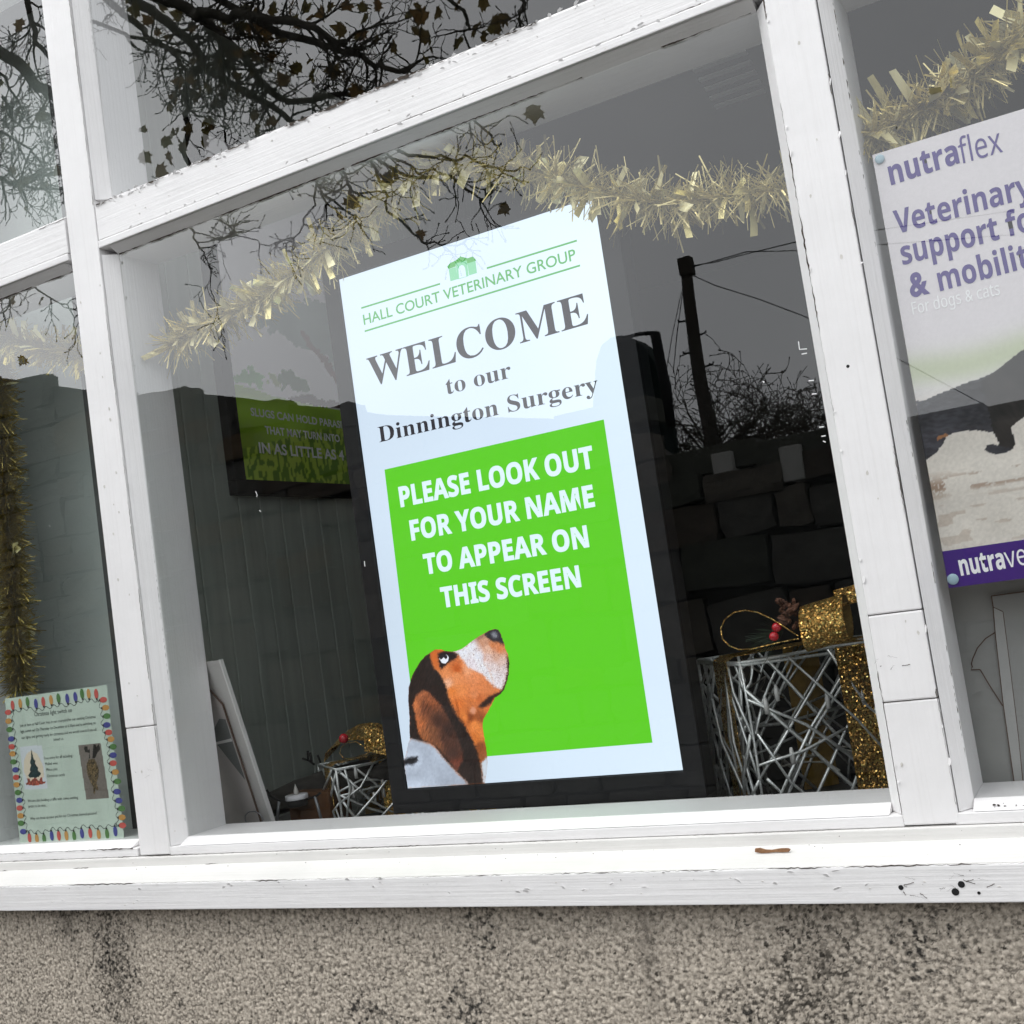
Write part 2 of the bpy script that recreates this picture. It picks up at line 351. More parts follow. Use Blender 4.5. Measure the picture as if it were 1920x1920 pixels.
for i, (a, b, wm, g) in enumerate([
    ((-1.66, -.0012, ZT1 - .0012), (-.352, -.0012, ZT1 - .0012), .0065, .25), ((-1.66, -.0012, ZT1 - .004), (-1.2, -.0012, ZT1 - .003), .004, .5),
    ((-1.66, -.0006, ZT0 + .0150), (-.4, -.0006, ZT0 + .0150), .0016, .5), ((-2.2, y_, ZT0 + .0150), (-1.75, y_, ZT0 + .0150), .0012, .3),
    ((-2.2, y_, ZT1 - .002), (-1.75, y_, ZT1 - .002), .0014, .5),
    ((-1.64, GY - .003, ZT0 - .0135), (-.36, GY - .003, ZT0 - .0135), .004, .15), ((-2.2, GY - .003, ZT0 - .0135), (-1.77, GY - .003, ZT0 - .0135), .004, .15),
    ((-2.3, -.001, 1.1435), (1.0, -.001, 1.1435), .0016, .35), ((-2.3, -.001, 1.1592), (-1.76, -.001, 1.1592), .003, .3),
    ((-2.3, -.0627, 1.1090), (1.0, -.0627, 1.1090), .0019, .15), ((-2.3, -.0071, 1.1265), (-1.5, -.0071, 1.1265), .0015, .6)]):
    crack(a, b, wm, 10 + i, gaps=g)
for i, (x, z0, z1, wm, g) in enumerate([(-.3348, 1.15, 1.42, .0016, .5), (-.3348, 1.7, 2.3, .0024, .35), (-.2648, 1.17, 1.32, .0026, .2), (-.2648, 1.5, 2.25, .0012, .6),
    (-.2475, 1.2, 2.3, .0022, .25), (-1.6672, 1.2, 2.3, .0012, .5), (-1.6672, 2.4, 2.9, .0013, .4), (-1.645, 2.42, 2.95, .0018, .35), (-1.645, 1.2, 1.75, .0016, .4), (-1.7438, 1.2, 2.3, .0009, .6)]):
    inner = x in (-.2475, -1.645)
    crack((x, .0255 if inner else -.0008, z0), (x, .0255 if inner else -.0008, z1), wm, 40 + i, gaps=g)
for i, (x0, x1, z) in enumerate([(-.333, -.268, 1.425), (-.333, -.268, 1.308), (-1.742, -1.668, 1.385)]):
    crack((x0, -.0012, z), (x1, -.0012, z), .0015, 60 + i, gaps=.1, wig=.0004, steps=12)
def flake(c, r, seed, mat, y, squash=1.0, name='paint_chip'):
    rg = random.Random(seed); k = 9
    P = [(c[0] + math.cos(2 * PI * i / k) * r * rg.uniform(.55, 1.1), c[1] + math.sin(2 * PI * i / k) * r * squash * rg.uniform(.55, 1.1)) for i in range(k)]
    V = [(p[0], y, p[1]) for p in P] + [(p[0], y + .0008, p[1]) for p in P]
    return mesh(name, V, [tuple(range(k))[::-1]] + [(i, (i + 1) % k, k + (i + 1) % k, k + i) for i in range(k)], mat, frame)
HOLE = plain('dark_hole', (.006, .006, .007), .9)
def hole(c, r, y):
    V = []; F = []; k = 14
    for rr, yy in ((r * 1.25, y - .0009), (r, y - .0006)):
        V += [(c[0] + rr * math.cos(2 * PI * i / k), yy, c[1] + rr * math.sin(2 * PI * i / k)) for i in range(k)]
    F = [tuple(range(k, 2 * k))[::-1]]
    mesh('nail_hole', V, F, HOLE, frame)
for (x, z, r) in ((-.3385, 1.0817, .0032), (-.2733, 1.0754, .0046), (-.2647, 1.0845, .0042), (-.2458, 1.0737, .002)): hole((x, z), r, -.0625)
hole((-.3054, 1.7624), .0023, 0)
rg = random.Random(8)
for (x, z, y, n) in ((-.30, 1.079, -.0634, 10), (-.25, 1.085, -.0634, 7), (-.31, 1.36, -.0014, 5), (-1.70, 1.3, -.0014, 3)):
    for k in range(n):
        a = (x + rg.uniform(-.035, .035), z + rg.uniform(-.014, .014))
        crack((a[0], y, a[1]), (a[0] + rg.uniform(-.016, .016), y, a[1] + rg.uniform(-.006, .006)), .0009, 100 + k, gaps=0, wig=.0009, steps=6)
for k in range(26):                                            # chips of bare wood along the lower corner of the right light
    flake((-.22 + rg.random() ** 1.5 * .12, 1.1645 + rg.uniform(-.003, .003)), rg.uniform(.0008, .003), 300 + k, CRK, .008, .5)
for k in range(60):
    x = rg.uniform(-1.95, .1); flake((x, rg.choice([1.1005, 1.0995, 1.135, 1.15]) + rg.uniform(-.004, .004)), rg.uniform(.0004, .0011), 400 + k, CRK, -.0637 if x > 9 else -.0637, .6)

# ================================================================== PEBBLEDASHED WALL UNDER THE SILL
def dash_mat():
    m, t, b = newmat('pebbledash'); l = t.links.new
    tc = N(t, 'ShaderNodeTexCoord')
    n1 = N(t, 'ShaderNodeTexNoise', Scale=150.0, Detail=4.0); l(tc.outputs['Object'], n1.inputs[0])
    r1 = ramp(t, [(.28, (.20, .18, .152)), (.5, (.46, .412, .35)), (.75, (.70, .64, .555))]); l(n1.outputs[0], r1.inputs[0])
    n2 = N(t, 'ShaderNodeTexNoise', Scale=4.2, Detail=5.0, Roughness=.7); l(tc.outputs['Object'], n2.inputs[0])     # algae stains
    n3 = N(t, 'ShaderNodeTexNoise', Scale=120.0, Detail=2.0); l(tc.outputs['Object'], n3.inputs[0])
    ad = N(t, 'ShaderNodeMath', operation='MULTIPLY_ADD'); ad.inputs[1].default_value = .55; l(n3.outputs[0], ad.inputs[0]); l(n2.outputs[0], ad.inputs[2])
    r2 = ramp(t, [(.90, (0, 0, 0)), (1.0, (1, 1, 1))]); l(ad.outputs[0], r2.inputs[0])
    mx = N(t, 'ShaderNodeMix', data_type='RGBA'); l(r2.outputs[0], mx.inputs[0]); l(r1.outputs[0], mx.inputs[6]); mx.inputs[7].default_value = (.05, .047, .043, 1)
    a = N(t, 'ShaderNodeVertexColor', layer_name='ink'); mu = N(t, 'ShaderNodeMix', data_type='RGBA', blend_type='MULTIPLY'); mu.inputs[0].default_value = 1
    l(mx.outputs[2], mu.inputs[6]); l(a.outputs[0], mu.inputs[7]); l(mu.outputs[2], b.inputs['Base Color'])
    b.inputs['Roughness'].default_value = .95; b.inputs['Specular IOR Level'].default_value = .15
    n4 = N(t, 'ShaderNodeTexNoise', Scale=420.0, Detail=3.0); l(tc.outputs['Object'], n4.inputs[0])
    bp = N(t, 'ShaderNodeBump', Strength=.6, Distance=.0012); l(n4.outputs[0], bp.inputs['Height']); l(bp.outputs[0], b.inputs['Normal'])
    return m
DASH = dash_mat()
def pebbledash():
    x0, x1, z0, z1, st = -2.8, .55, .80, 1.0905, .0017
    nx = int((x1 - x0) / st); nz = int((z1 - z0) / st)
    H = np.zeros((nz, nx)); C = np.ones((nz, nx)); rs = np.random.RandomState(3)
    gx, gz = np.meshgrid(np.arange(-4, 5), np.arange(-4, 5))
    n = 90000; px = rs.randint(5, nx - 6, n); pz = rs.randint(5, nz - 6, n); rr = rs.uniform(.9, 2.25, n) ; hh = rs.uniform(.0006, .0024, n)
    ex = rs.uniform(.7, 1.35, n); dk = rs.random(n)
    X = x0 + px * st; Z = z0 + pz * st
    st_ = np.zeros(n)                                         # dark lichened grains gather in a few damp patches
    for (cx, cz, sx, sz) in ((-1.82, .96, .05, .13), (-.47, .95, .055, .10), (-.05, .93, .07, .14), (-.55, .88, .10, .06), (-1.93, 1.06, .04, .05)):
        st_ += np.exp(-((X - cx) / sx) ** 2 - ((Z - cz) / sz) ** 2)
    for i in range(n):
        d2 = (gx / ex[i]) ** 2 + (gz * ex[i]) ** 2
        h = hh[i] * np.sqrt(np.clip(1 - d2 / rr[i] ** 2, 0, 1)); s = (slice(pz[i] - 4, pz[i] + 5), slice(px[i] - 4, px[i] + 5))
        up = h > H[s] * .6; H[s] = np.maximum(H[s], h + H[s] * .25 * (h > 0))
        p = .015 + .33 * min(1, st_[i])
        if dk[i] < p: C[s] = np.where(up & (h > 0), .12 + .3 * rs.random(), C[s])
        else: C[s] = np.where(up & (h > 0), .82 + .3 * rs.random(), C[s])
    gx_, gz_ = np.meshgrid(x0 + np.arange(nx) * st, z0 + np.arange(nz) * st)
    S = np.zeros_like(H)
    for (cx, cz, sx, sz) in ((-1.82, .98, .045, .12), (-.47, .96, .05, .09), (-.05, .95, .05, .14), (-1.93, 1.04, .04, .06), (-.72, .97, .018, .11)):
        S += np.exp(-((gx_ - cx) / sx) ** 2 - ((gz_ - cz) / sz) ** 2)
    S = np.clip(S * (.1 + 1.0 * vnoise(gx_, gz_, 38, 5) * 1.3 * vnoise(gx_, gz_, 90, 6) + .2 * vnoise(gx_, gz_, 12, 8)), 0, 1)
    C *= 1 - .44 * S
    C *= np.where(H < .0006, .5, 1)  # low gaps between grains darkened in the colour to imitate shade
    Y = -.024 - H - .0015 * vnoise(gx_, gz_, 14, 2)
    P = np.stack([gx_, Y, gz_], -1).reshape(-1, 3)
    idx = np.arange(nx * nz).reshape(nz, nx); q = np.stack([idx[:-1, :-1], idx[:-1, 1:], idx[1:, 1:], idx[1:, :-1]], -1).reshape(-1, 4)
    me = bpy.data.meshes.new('render_coat'); me.vertices.add(len(P)); me.vertices.foreach_set('co', P.ravel())
    me.loops.add(q.size); me.loops.foreach_set('vertex_index', q.ravel().astype(np.int32)); me.polygons.add(len(q))
    me.polygons.foreach_set('loop_start', np.arange(0, q.size, 4, dtype=np.int32)); me.polygons.foreach_set('loop_total', np.full(len(q), 4, np.int32))
    me.update(calc_edges=True); me.polygons.foreach_set('use_smooth', [True] * len(q))
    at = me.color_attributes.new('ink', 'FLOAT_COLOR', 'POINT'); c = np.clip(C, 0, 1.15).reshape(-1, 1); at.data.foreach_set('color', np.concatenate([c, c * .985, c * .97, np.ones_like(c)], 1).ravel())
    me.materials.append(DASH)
    return me
wall = empty('pebbledash_wall', 'grey beige pebbledashed wall with dark lichen stains below the white sill', 'wall', (-1, 0, 0))
link('render_coat', pebbledash(), wall)
PLAIN_R = noisy('plain_render', [(.3, (.30, .265, .225)), (.7, (.40, .36, .31))], (60, 60, 60), .95, .5, dist=.004)
box('wall_core', (-4.5, -.0215, 0), (4, .12, 1.089), PLAIN_R, wall)
box('wall_core', (-4.5, -.03, 1.089), (-2.43, .12, 4.2), PLAIN_R, wall); box('wall_core', (1.17, -.03, 1.089), (4, .12, 4.2), PLAIN_R, wall); box('wall_core', (-2.43, -.03, 3.082), (1.17, .12, 4.2), PLAIN_R, wall)

rg = random.Random(77); J = Joined()
for k in range(210):
    c_ = rg.random()
    if c_ < .55: p = Vector((rg.uniform(-1.66, -.36), -.0014, ZT1 - rg.random() ** 2 * .012))
    elif c_ < .7: p = Vector((rg.uniform(-1.66, -.36), -.002, ZT0 + .0145 + rg.uniform(-.003, .004)))
    elif c_ < .85: p = Vector((rg.choice((-.334, -.2655, -1.668)), -.0012, rg.uniform(1.17, 2.3)))
    else: p = Vector((rg.uniform(-1.9, .0), -.0632, 1.1075 - rg.random() ** 2 * .03))
    a, l_, w_ = rg.uniform(-.6, .6), rg.uniform(.003, .013), rg.uniform(.0012, .0035); d = Vector((math.cos(a), 0, math.sin(a))) * l_; e = Vector((-math.sin(a), -.25, math.cos(a))) * w_
    if .7 <= c_ < .85: d, e = Vector((.15, 0, 1)) * l_, Vector((1, -.3, .1)) * w_
    J.add([p, p + d * .5 - e * .3, p + d, p + d * .7 + e + Vector((0, -.0012, 0)), p + d * .25 + e * .8 + Vector((0, -.0009, 0))], [(0, 1, 2, 3, 4)])
tag(J.build('paint_flake', PV, frame), kind='stuff')
GRIME = noisy('grimy_smear', [(.3, (.50, .48, .44)), (.7, (.66, .64, .61))], (60, 60, 60), .7, .2)
for k in range(64):                                            # grey smears and knocks where hands and weather have worn the paint
    c_ = rg.random()
    if c_ < .4: c, y, sq = (rg.choice((rg.uniform(-.33, -.27), rg.uniform(-1.74, -1.67))), rg.uniform(1.2, 2.3)), -.0009, 1.6
    elif c_ < .7: c, y, sq = (rg.uniform(-1.6, -.4), rg.uniform(ZT0 + .02, ZT1 - .006)), -.0004, .45
    else: c, y, sq = (rg.uniform(-2, .1), rg.uniform(1.066, 1.104)), -.0631, .4
    flake(c, rg.uniform(.0008, .0026), 700 + k, GRIME, y, sq)

CHALK = plain('dried_paint_speck', (.75, .76, .76), .6)
for P in ([(-0.3716,1.817),(-0.372,1.8055),(-0.3616,1.8038)], [(-0.3702,1.7982),(-0.3626,1.7979)], [(-0.3668,1.759),(-0.3594,1.7581)], [(-0.3655,1.7396),(-0.3589,1.7389)], [(-0.363,1.6918),(-0.3564,1.6912)], [(-0.3622,1.6787),(-0.3563,1.6783)], [(-0.3611,1.6717),(-0.3577,1.6695)], [(-1.3774,1.7812),(-1.3748,1.7739),(-1.3767,1.7703)], [(-1.3744,1.7455),(-1.3711,1.7429)], [(-0.4309,1.7726),(-0.4289,1.7706)], [(-1.9217,1.8075),(-1.9192,1.8037)], [(-1.16,1.6211),(-1.1604,1.6119)]):
    stroke('paint_speck', P, .0016, lambda a, b: (a, GY - .0006, b), CHALK, frame)
seed = tag(mesh('sycamore_seed', *(lambda P: ([(p[0] - .004, -.027, 1.1209 + .0032 + p[1] * .8) for p in P] + [(p[0] - .004, -.0245, 1.1209 + .0036 + p[1] * .8) for p in P], [tuple(range(len(P)))[::-1], tuple(range(len(P), 2 * len(P)))] + [(i, (i + 1) % len(P), len(P) + (i + 1) % len(P), len(P) + i) for i in range(len(P))]))([(-.531, -.001), (-.522, -.0035), (-.512, -.0033), (-.502, -.0022), (-.492, -.003), (-.483, -.0025), (-.4805, .0008), (-.484, .0028), (-.494, .003), (-.507, .0008), (-.516, .0018), (-.523, .0048), (-.53, .0042)]),
    noisy('dry_seed', [(.3, (.13, .055, .025)), (.7, (.32, .17, .08))], (120, 40, 120), .7, .3)), 'dry brown sycamore seed wing lying on the white sill', 'seed')

# ================================================================== ROOM BEHIND THE GLASS
def struct(o): o['kind'] = 'structure'; return o
DARKW = noisy('dark_room_wall', [(.3, (.035, .037, .038)), (.7, (.05, .052, .053))], (3, 3, 3), .8, 0)
FLOORM = noisy('dark_floor', [(.3, (.05, .045, .04)), (.7, (.08, .07, .06))], (8, 8, 8), .6, 0)
struct(box('floor', (-2.5, .13, -.05), (3.2, 4.2, 0), FLOORM)); struct(box('ceiling', (-2.5, .13, 3.1), (3.2, 4.2, 3.15), DARKW))
struct(box('back_wall', (-2.5, 4.2, 0), (3.2, 4.3, 3.1), DARKW)); struct(box('right_wall', (3.2, .13, 0), (3.3, 4.3, 3.1), DARKW))
struct(box('window_apron', (-2.3, .121, .0), (3.2, .16, 1.1), DARKW))
SAGE = noisy('sage_boards', [(.3, (.29, .325, .285)), (.7, (.37, .405, .36))], (4, 25, 2), .6, .1)
GROOVE = plain('groove_highlight', (.16, .17, .155), .5)
lw = struct(box('side_wall', (-1.90, .132, 0), (-1.862, 3.2, 3.1), DARKW))
yy = .14; k = 0
while yy < 3.1:
    p = box('plank', (-1.862, yy + .0015, .02), (-1.8505, yy + .0745, 3.08), SAGE, lw, .003); yy += .076
ALC = noisy('pale_green_panel', [(.3, (.57, .61, .585)), (.7, (.64, .68, .655))], (3, 3, 3), .6, 0)
struct(box('outer_wall', (-2.62, .13, 0), (-2.5, 4.2, 3.1), ALC)); struct(box('pale_backing', (-2.5, .30, 1.106), (-1.905, .315, 3.09), ALC))  # pale panel set close behind the glass to lighten the left pane
struct(box('display_shelf', (-2.49, .165, 1.075), (1.4, .555, 1.105), noisy('shelf_paint', [(.3, (.10, .10, .095)), (.7, (.14, .14, .13))], (5, 5, 5), .6, 0)))
fitting = empty('ceiling_fitting', 'faint louvred vent in the dark ceiling behind the main pane', 'fitting', (-.7, 1.25, 2.8))  # faint pale streaks of unclear cause, modelled as a louvred fitting
VM = plain('slat_paint', (.55, .55, .56), .5)
for k in range(9):
    y0 = .95 + k * .066
    box('slat', (-.76 - k * .008, y0, 2.795), (-.62 - k * .008, y0 + .022, 2.80), VM, fitting)
box('fitting_box', (-.86, .92, 2.81), (-.55, 1.58, 3.095), DARKW, fitting)

# ------------------------------------------------------------------ the lit display
SY = .15; SW, SH = .5275, .945; SX, SZ = -1.2195, 1.2125
def scr(layer):
    return lambda a, b: (SX + a * 1.0022, SY - .0004 - .00025 * layer, SZ + b)
disp = empty('display_screen', 'tall black framed display screen with lit white and green vet welcome notice', 'screen', (SX + SW / 2, .2, 1.105))
box('back_panel', (SX - .034, SY + .001, SZ - .043), (SX + SW + .036, SY + .045, SZ + SH + .034), BLACK, disp, .003)
for nm, lo, hi in (('bezel', (SX - .034, SY - .006, SZ - .043), (SX + SW + .036, SY + .002, SZ - .0015)), ('bezel', (SX - .034, SY - .006, SZ + SH + .0015), (SX + SW + .036, SY + .002, SZ + SH + .034)),
                   ('bezel', (SX - .034, SY - .0058, SZ - .0018), (SX - .0015, SY + .002, SZ + SH + .0018)), ('bezel', (SX + SW + .0027, SY - .0058, SZ - .0018), (SX + SW + .036, SY + .002, SZ + SH + .0018))):
    box(nm, lo, hi, BLACK, disp, .0008)
box('stand_foot', (SX + .12, SY + .005, 1.105), (SX + .40, SY + .20, 1.118), BLACK, disp, .003); box('stand_post', (SX + .2, SY + .05, 1.115), (SX + .32, SY + .075, 1.9), BLACK, disp, .003)
SCREENM = print_mat('lit_screen', emit=1.05)
def scr_paint(A, B):
    base = np.zeros(A.shape + (3,)); base[:] = SCR_WHITE
    base *= (1 + .035 * (vnoise(A, B, 6, 3) - .5) + .06 * (A / SW - .5))[..., None]
    return base, np.ones(A.shape, bool)
sp = sheet('lit_panel', 0, SW, 0, SH, .02, scr_paint, scr(0), SCREENM, disp)
GRN = emit_mat('lit_green', (98, 212, 38), 1.0); GRN2 = emit_mat('logo_green', (88, 178, 90), 1.0); GRN3 = emit_mat('logo_green_pale', (140, 215, 170), 1.0)
TXT = emit_mat('lit_dark_text', (48, 48, 56), 1.0); WTX = emit_mat('lit_white_text', (228, 250, 255), 1.05); WBG = emit_mat('lit_arch_white', (220, 240, 255), 1.0)
gq = [(0.0431,0.5757),(0.4844,0.5772),(0.4829,0.0466),(0.0334,0.0452)]
poly('green_panel', gq, scr(1), GRN, disp)
T = lambda nm, body, ab, cap, mat, layer=2, **k: text(nm, body, ab[0], ab[1], cap, scr(layer), mat, disp, **k)
T('heading_text', 'HALL COURT VETERINARY GROUP', [(0.0419,0.8477),(0.4793,0.8508)], .0188, GRN2, capref='H', off=.012)
for i, (a, wd) in enumerate((([(0.0408,0.8798),(0.214,0.8799)], .0032), ([(0.3107,0.8819),(0.4854,0.8817)], .0032), ([(0.0413,0.8356),(0.4844,0.8392)], .0032))): stroke('heading_rule', a, wd, scr(2), GRN2, disp)
LG = lambda s: S("o=640,0;s=3|" + s) if 0 else s
poly('logo', [(0.2354,0.901),(0.2503,0.9009),(0.2505,0.8786),(0.2356,0.8786)], scr(2), GRN3, disp); poly('logo', [(0.2332,0.9062),(0.2407,0.9108),(0.2521,0.912),(0.2504,0.9016),(0.2354,0.901)], scr(3), GRN2, disp)
poly('logo', [(0.2741,0.9011),(0.2909,0.9011),(0.2903,0.8789),(0.2742,0.8789)], scr(2), GRN3, disp); poly('logo', [(0.2739,0.9093),(0.2865,0.9098),(0.2919,0.9028),(0.2923,0.9007),(0.274,0.9005)], scr(3), GRN2, disp)
poly('logo', [(0.2514,0.9079),(0.2744,0.9076),(0.2733,0.8779),(0.2504,0.878)], scr(4), GRN3, disp); poly('logo', [(0.2497,0.911),(0.2616,0.9156),(0.2628,0.9186),(0.2638,0.9157),(0.2762,0.9097),(0.2749,0.9061),(0.2512,0.9066)], scr(5), GRN2, disp)
poly('logo', [(0.2543,0.8789),(0.2553,0.8947),(0.2583,0.8995),(0.2629,0.9008),(0.267,0.8984),(0.2691,0.8933),(0.269,0.8783)], scr(6), WBG, disp)
T('title_text', serif('WELCOME'), [(0.0374,0.7319),(0.4858,0.7393)], .0530, TXT, capref=serif('H'))
T('title_text', serif('to our'), [(0.1962,0.6822),(0.328,0.6836)], .0282, TXT, capref=serif('H'), off=-.002)
T('title_text', serif('Dinnington Surgery'), [(0.0403,0.6269),(0.4835,0.6243)], .0282, TXT, capref=serif('H'), off=-.002)
T('notice_text', sansb('PLEASE LOOK OUT'), [(0.0671,0.5026),(0.4557,0.5028)], .0365, WTX, capref=sansb('H'), off=.022)
T('notice_text', sansb('FOR YOUR NAME'), [(0.0804,0.4392),(0.4462,0.4392)], .0362, WTX, capref=sansb('H'), off=.022)
T('notice_text', sansb('TO APPEAR ON'), [(0.099,0.375),(0.4249,0.3749)], .0360, WTX, capref=sansb('H'), off=.022)
T('notice_text', sansb('THIS SCREEN'), [(0.1252,0.3118),(0.3998,0.3117)], .0358, WTX, capref=sansb('H'), off=.022)
# the hound on the screen: a flat printed photograph
D_out = [(0.2256,0.2623),(0.2323,0.2601),(0.2357,0.2536),(0.2387,0.2396),(0.2415,0.2241),(0.2444,0.2147),(0.245,0.2025),(0.2413,0.1847),(0.2354,0.1702),(0.227,0.1558),(0.218,0.149),(0.2066,0.1438),(0.1988,0.1339),(0.1887,0.121),(0.1803,0.1125),(0.1753,0.1037),(0.174,0.0901),(0.1745,0.0765),(0.175,0.0628),(0.1746,0.0492),(0.1742,0.0357),(0.1682,0.0149),(0.1626,-0.0002),(0.1587,0),(0.1299,-0.0002),(0.0016,0.0004),(-0.0005,0.0483),(0.0077,0.0636),(0.0139,0.0789),(0.0201,0.0879),(0.021,0.102),(0.025,0.1254),(0.0271,0.1568),(0.0314,0.1786),(0.0425,0.1998),(0.061,0.2202),(0.076,0.2314),(0.0881,0.2365),(0.0981,0.2402),(0.1111,0.2396),(0.1198,0.2356),(0.1324,0.2333),(0.1434,0.2332),(0.1549,0.236),(0.1706,0.2436),(0.1863,0.2512),(0.2015,0.2565),(0.2129,0.2607)]
D_tan = [(0.0915,0.222),(0.1118,0.1966),(0.1368,0.1912),(0.1719,0.1834),(0.1869,0.1653),(0.167,0.1532),(0.1414,0.163),(0.1215,0.1647),(0.1324,0.1406),(0.1564,0.1433),(0.1747,0.1449),(0.1899,0.1285),(0.1717,0.1146),(0.1521,0.1161),(0.1396,0.117),(0.1586,0.1003),(0.1704,0.0843),(0.1514,0.0779),(0.1632,0.062),(0.1686,0.0511),(0.0914,0.233),(0.1071,0.2377),(0.1382,0.2004),(0.1598,0.1984),(0.1162,0.1775),(0.1245,0.1258),(0.1304,0.1054)]
D_tanc = [(215,115,50),(225,140,85),(235,150,95),(225,140,90),(215,130,80),(225,140,90),(230,140,80),(228,130,62),(222,120,55),(210,120,65),(200,110,60),(215,120,60),(150,80,40),(140,70,32),(222,128,60),(235,140,70),(225,132,62),(215,120,52),(140,75,35),(150,85,45),(150,90,60),(215,110,45),(190,90,35),(240,165,120),(235,175,140),(230,130,65),(190,95,40),(215,110,48)]
D_sh = [(0.011,0.0791),(0.0201,0.0879),(0.0447,0.0809),(0.0626,0.0743),(0.0709,0.0676),(0.0878,0.045),(0.1034,0.0273),(0.1299,-0.0007),(-0.0004,-0.0003),(-0.0015,0.0484),(0.0077,0.0636)]; D_spot = [(-0.0012,0.0499),(0.0081,0.0541),(0.0179,0.0554),(0.034,0.055),(0.0287,0.0514),(0.032,0.0481),(0.0175,0.041),(0.0102,0.043),(-0.0016,0.0413)]
D_thr = [(0.1607,0.0349),(0.1739,0.0448),(0.1751,0.0356),(0.1682,0.0149),(0.1625,-0.0006),(0.159,-0.0005)]
D_blk = [(0.0771,0.2321),(0.0879,0.2349),(0.0869,0.2224),(0.0912,0.2079),(0.1008,0.1976),(0.1062,0.1846),(0.1115,0.1717),(0.1128,0.1561),(0.1176,0.1402),(0.1261,0.1241),(0.1376,0.1049),(0.147,0.0843),(0.1533,0.0672),(0.1575,0.0487),(0.1587,0.0335),(0.1586,-0.0005),(0.1299,-0.0007),(0.113,0.0191),(0.1004,0.032),(0.0878,0.045),(0.0757,0.0627),(0.0665,0.0756),(0.0502,0.0797),(0.0263,0.0844),(0.0185,0.0896),(0.0246,0.1254),(0.0261,0.1569),(0.0305,0.1787),(0.0415,0.1999),(0.06,0.2203)]
D_ear = [(0.0351,0.1467),(0.0463,0.1631),(0.061,0.1721),(0.0734,0.1671),(0.0829,0.1554),(0.0957,0.1419),(0.1027,0.1274),(0.1123,0.1066),(0.1196,0.0831),(0.1268,0.0596),(0.1239,0.0415),(0.1083,0.024),(0.1012,0.0366),(0.0887,0.0511),(0.0764,0.0673),(0.0612,0.0775),(0.0453,0.0847),(0.0395,0.0961),(0.038,0.1166),(0.0371,0.1355)]
D_earp = [(0.0389,0.1464),(0.0606,0.1698),(0.042,0.1116),(0.075,0.1529),(0.0632,0.1382),(0.0837,0.1133),(0.0702,0.0987),(0.0936,0.0817),(0.0776,0.0749),(0.1064,0.0578),(0.1033,0.0965),(0.0522,0.0921),(0.1118,0.0345)]; D_earc = [(195,115,70),(160,95,62),(185,105,60),(140,80,50),(105,62,42),(70,44,34),(120,75,50),(75,48,38),(120,75,50),(70,46,38),(55,36,30),(150,90,55),(110,60,45)]
D_eye = [(0.1035,0.2326),(0.118,0.2358),(0.1341,0.2326),(0.145,0.2261),(0.1396,0.2204),(0.1268,0.2154),(0.1137,0.2089),(0.1071,0.2025),(0.1027,0.2099),(0.1028,0.2225)]; D_eyew = [(0.1049,0.2238),(0.1091,0.2148),(0.1163,0.2133),(0.1225,0.2174),(0.1249,0.2234),(0.1222,0.2276),(0.1169,0.2289),(0.1092,0.2273)]; D_iris = [(0.1054,0.2246),(0.1084,0.2282),(0.116,0.2293),(0.1218,0.2272),(0.1219,0.2229),(0.1183,0.2202),(0.1143,0.2245),(0.1102,0.2217),(0.1073,0.2212)]
D_mw = [(0.1333,0.2332),(0.1435,0.2336),(0.1549,0.2363),(0.1707,0.2439),(0.1864,0.2515),(0.1927,0.2459),(0.198,0.2346),(0.1996,0.2222),(0.195,0.2043),(0.2023,0.1944),(0.2064,0.1758),(0.211,0.1602),(0.1989,0.1734),(0.187,0.1882),(0.1737,0.1948),(0.1604,0.2022),(0.1534,0.2152),(0.145,0.2261)]; D_mb = [(0.1864,0.2515),(0.2015,0.2565),(0.2092,0.2488),(0.2168,0.2403),(0.2349,0.2324),(0.2414,0.218),(0.2407,0.2029),(0.2365,0.1822),(0.2298,0.1676),(0.2209,0.1563),(0.2097,0.1633),(0.2064,0.1758),(0.2023,0.1944),(0.195,0.2043),(0.1996,0.2222),(0.198,0.2346),(0.1927,0.2459)]
D_nose = [(0.2015,0.2565),(0.2129,0.2607),(0.2257,0.2626),(0.2327,0.2603),(0.2362,0.2536),(0.2392,0.2395),(0.2391,0.2312),(0.2304,0.2371),(0.2169,0.2411),(0.209,0.2473)]; D_lip = [(0.2425,0.2164),(0.2459,0.2024),(0.2421,0.1847),(0.2363,0.1701),(0.2274,0.155),(0.2179,0.1482),(0.2061,0.1431),(0.2091,0.1482),(0.2229,0.1576),(0.232,0.1705),(0.2375,0.1851),(0.24,0.203)]; D_mou = [(0.169,0.1316),(0.1948,0.1478),(0.2133,0.1524),(0.2189,0.1489),(0.2048,0.144),(0.1964,0.1356),(0.1811,0.1291)]
D_mzp = [(0.1539,0.2299),(0.1732,0.2372),(0.1845,0.2176),(0.1927,0.2014),(0.2039,0.1821),(0.2142,0.169),(0.1995,0.2437),(0.2158,0.2343),(0.2288,0.2269),(0.2211,0.2124),(0.2286,0.2041),(0.2133,0.1964),(0.2319,0.1917),(0.2208,0.1775),(0.2079,0.229),(0.2037,0.2141),(0.1684,0.2068),(0.1939,0.2535)]; D_mzc = [(222,226,238),(226,230,242),(222,226,240),(224,226,238),(220,222,232),(220,214,220),(196,146,118),(204,126,80),(205,125,80),(204,164,144),(206,178,168),(216,202,202),(210,196,196),(220,212,216),(216,174,150),(212,184,176),(222,214,222),(150,112,96)]
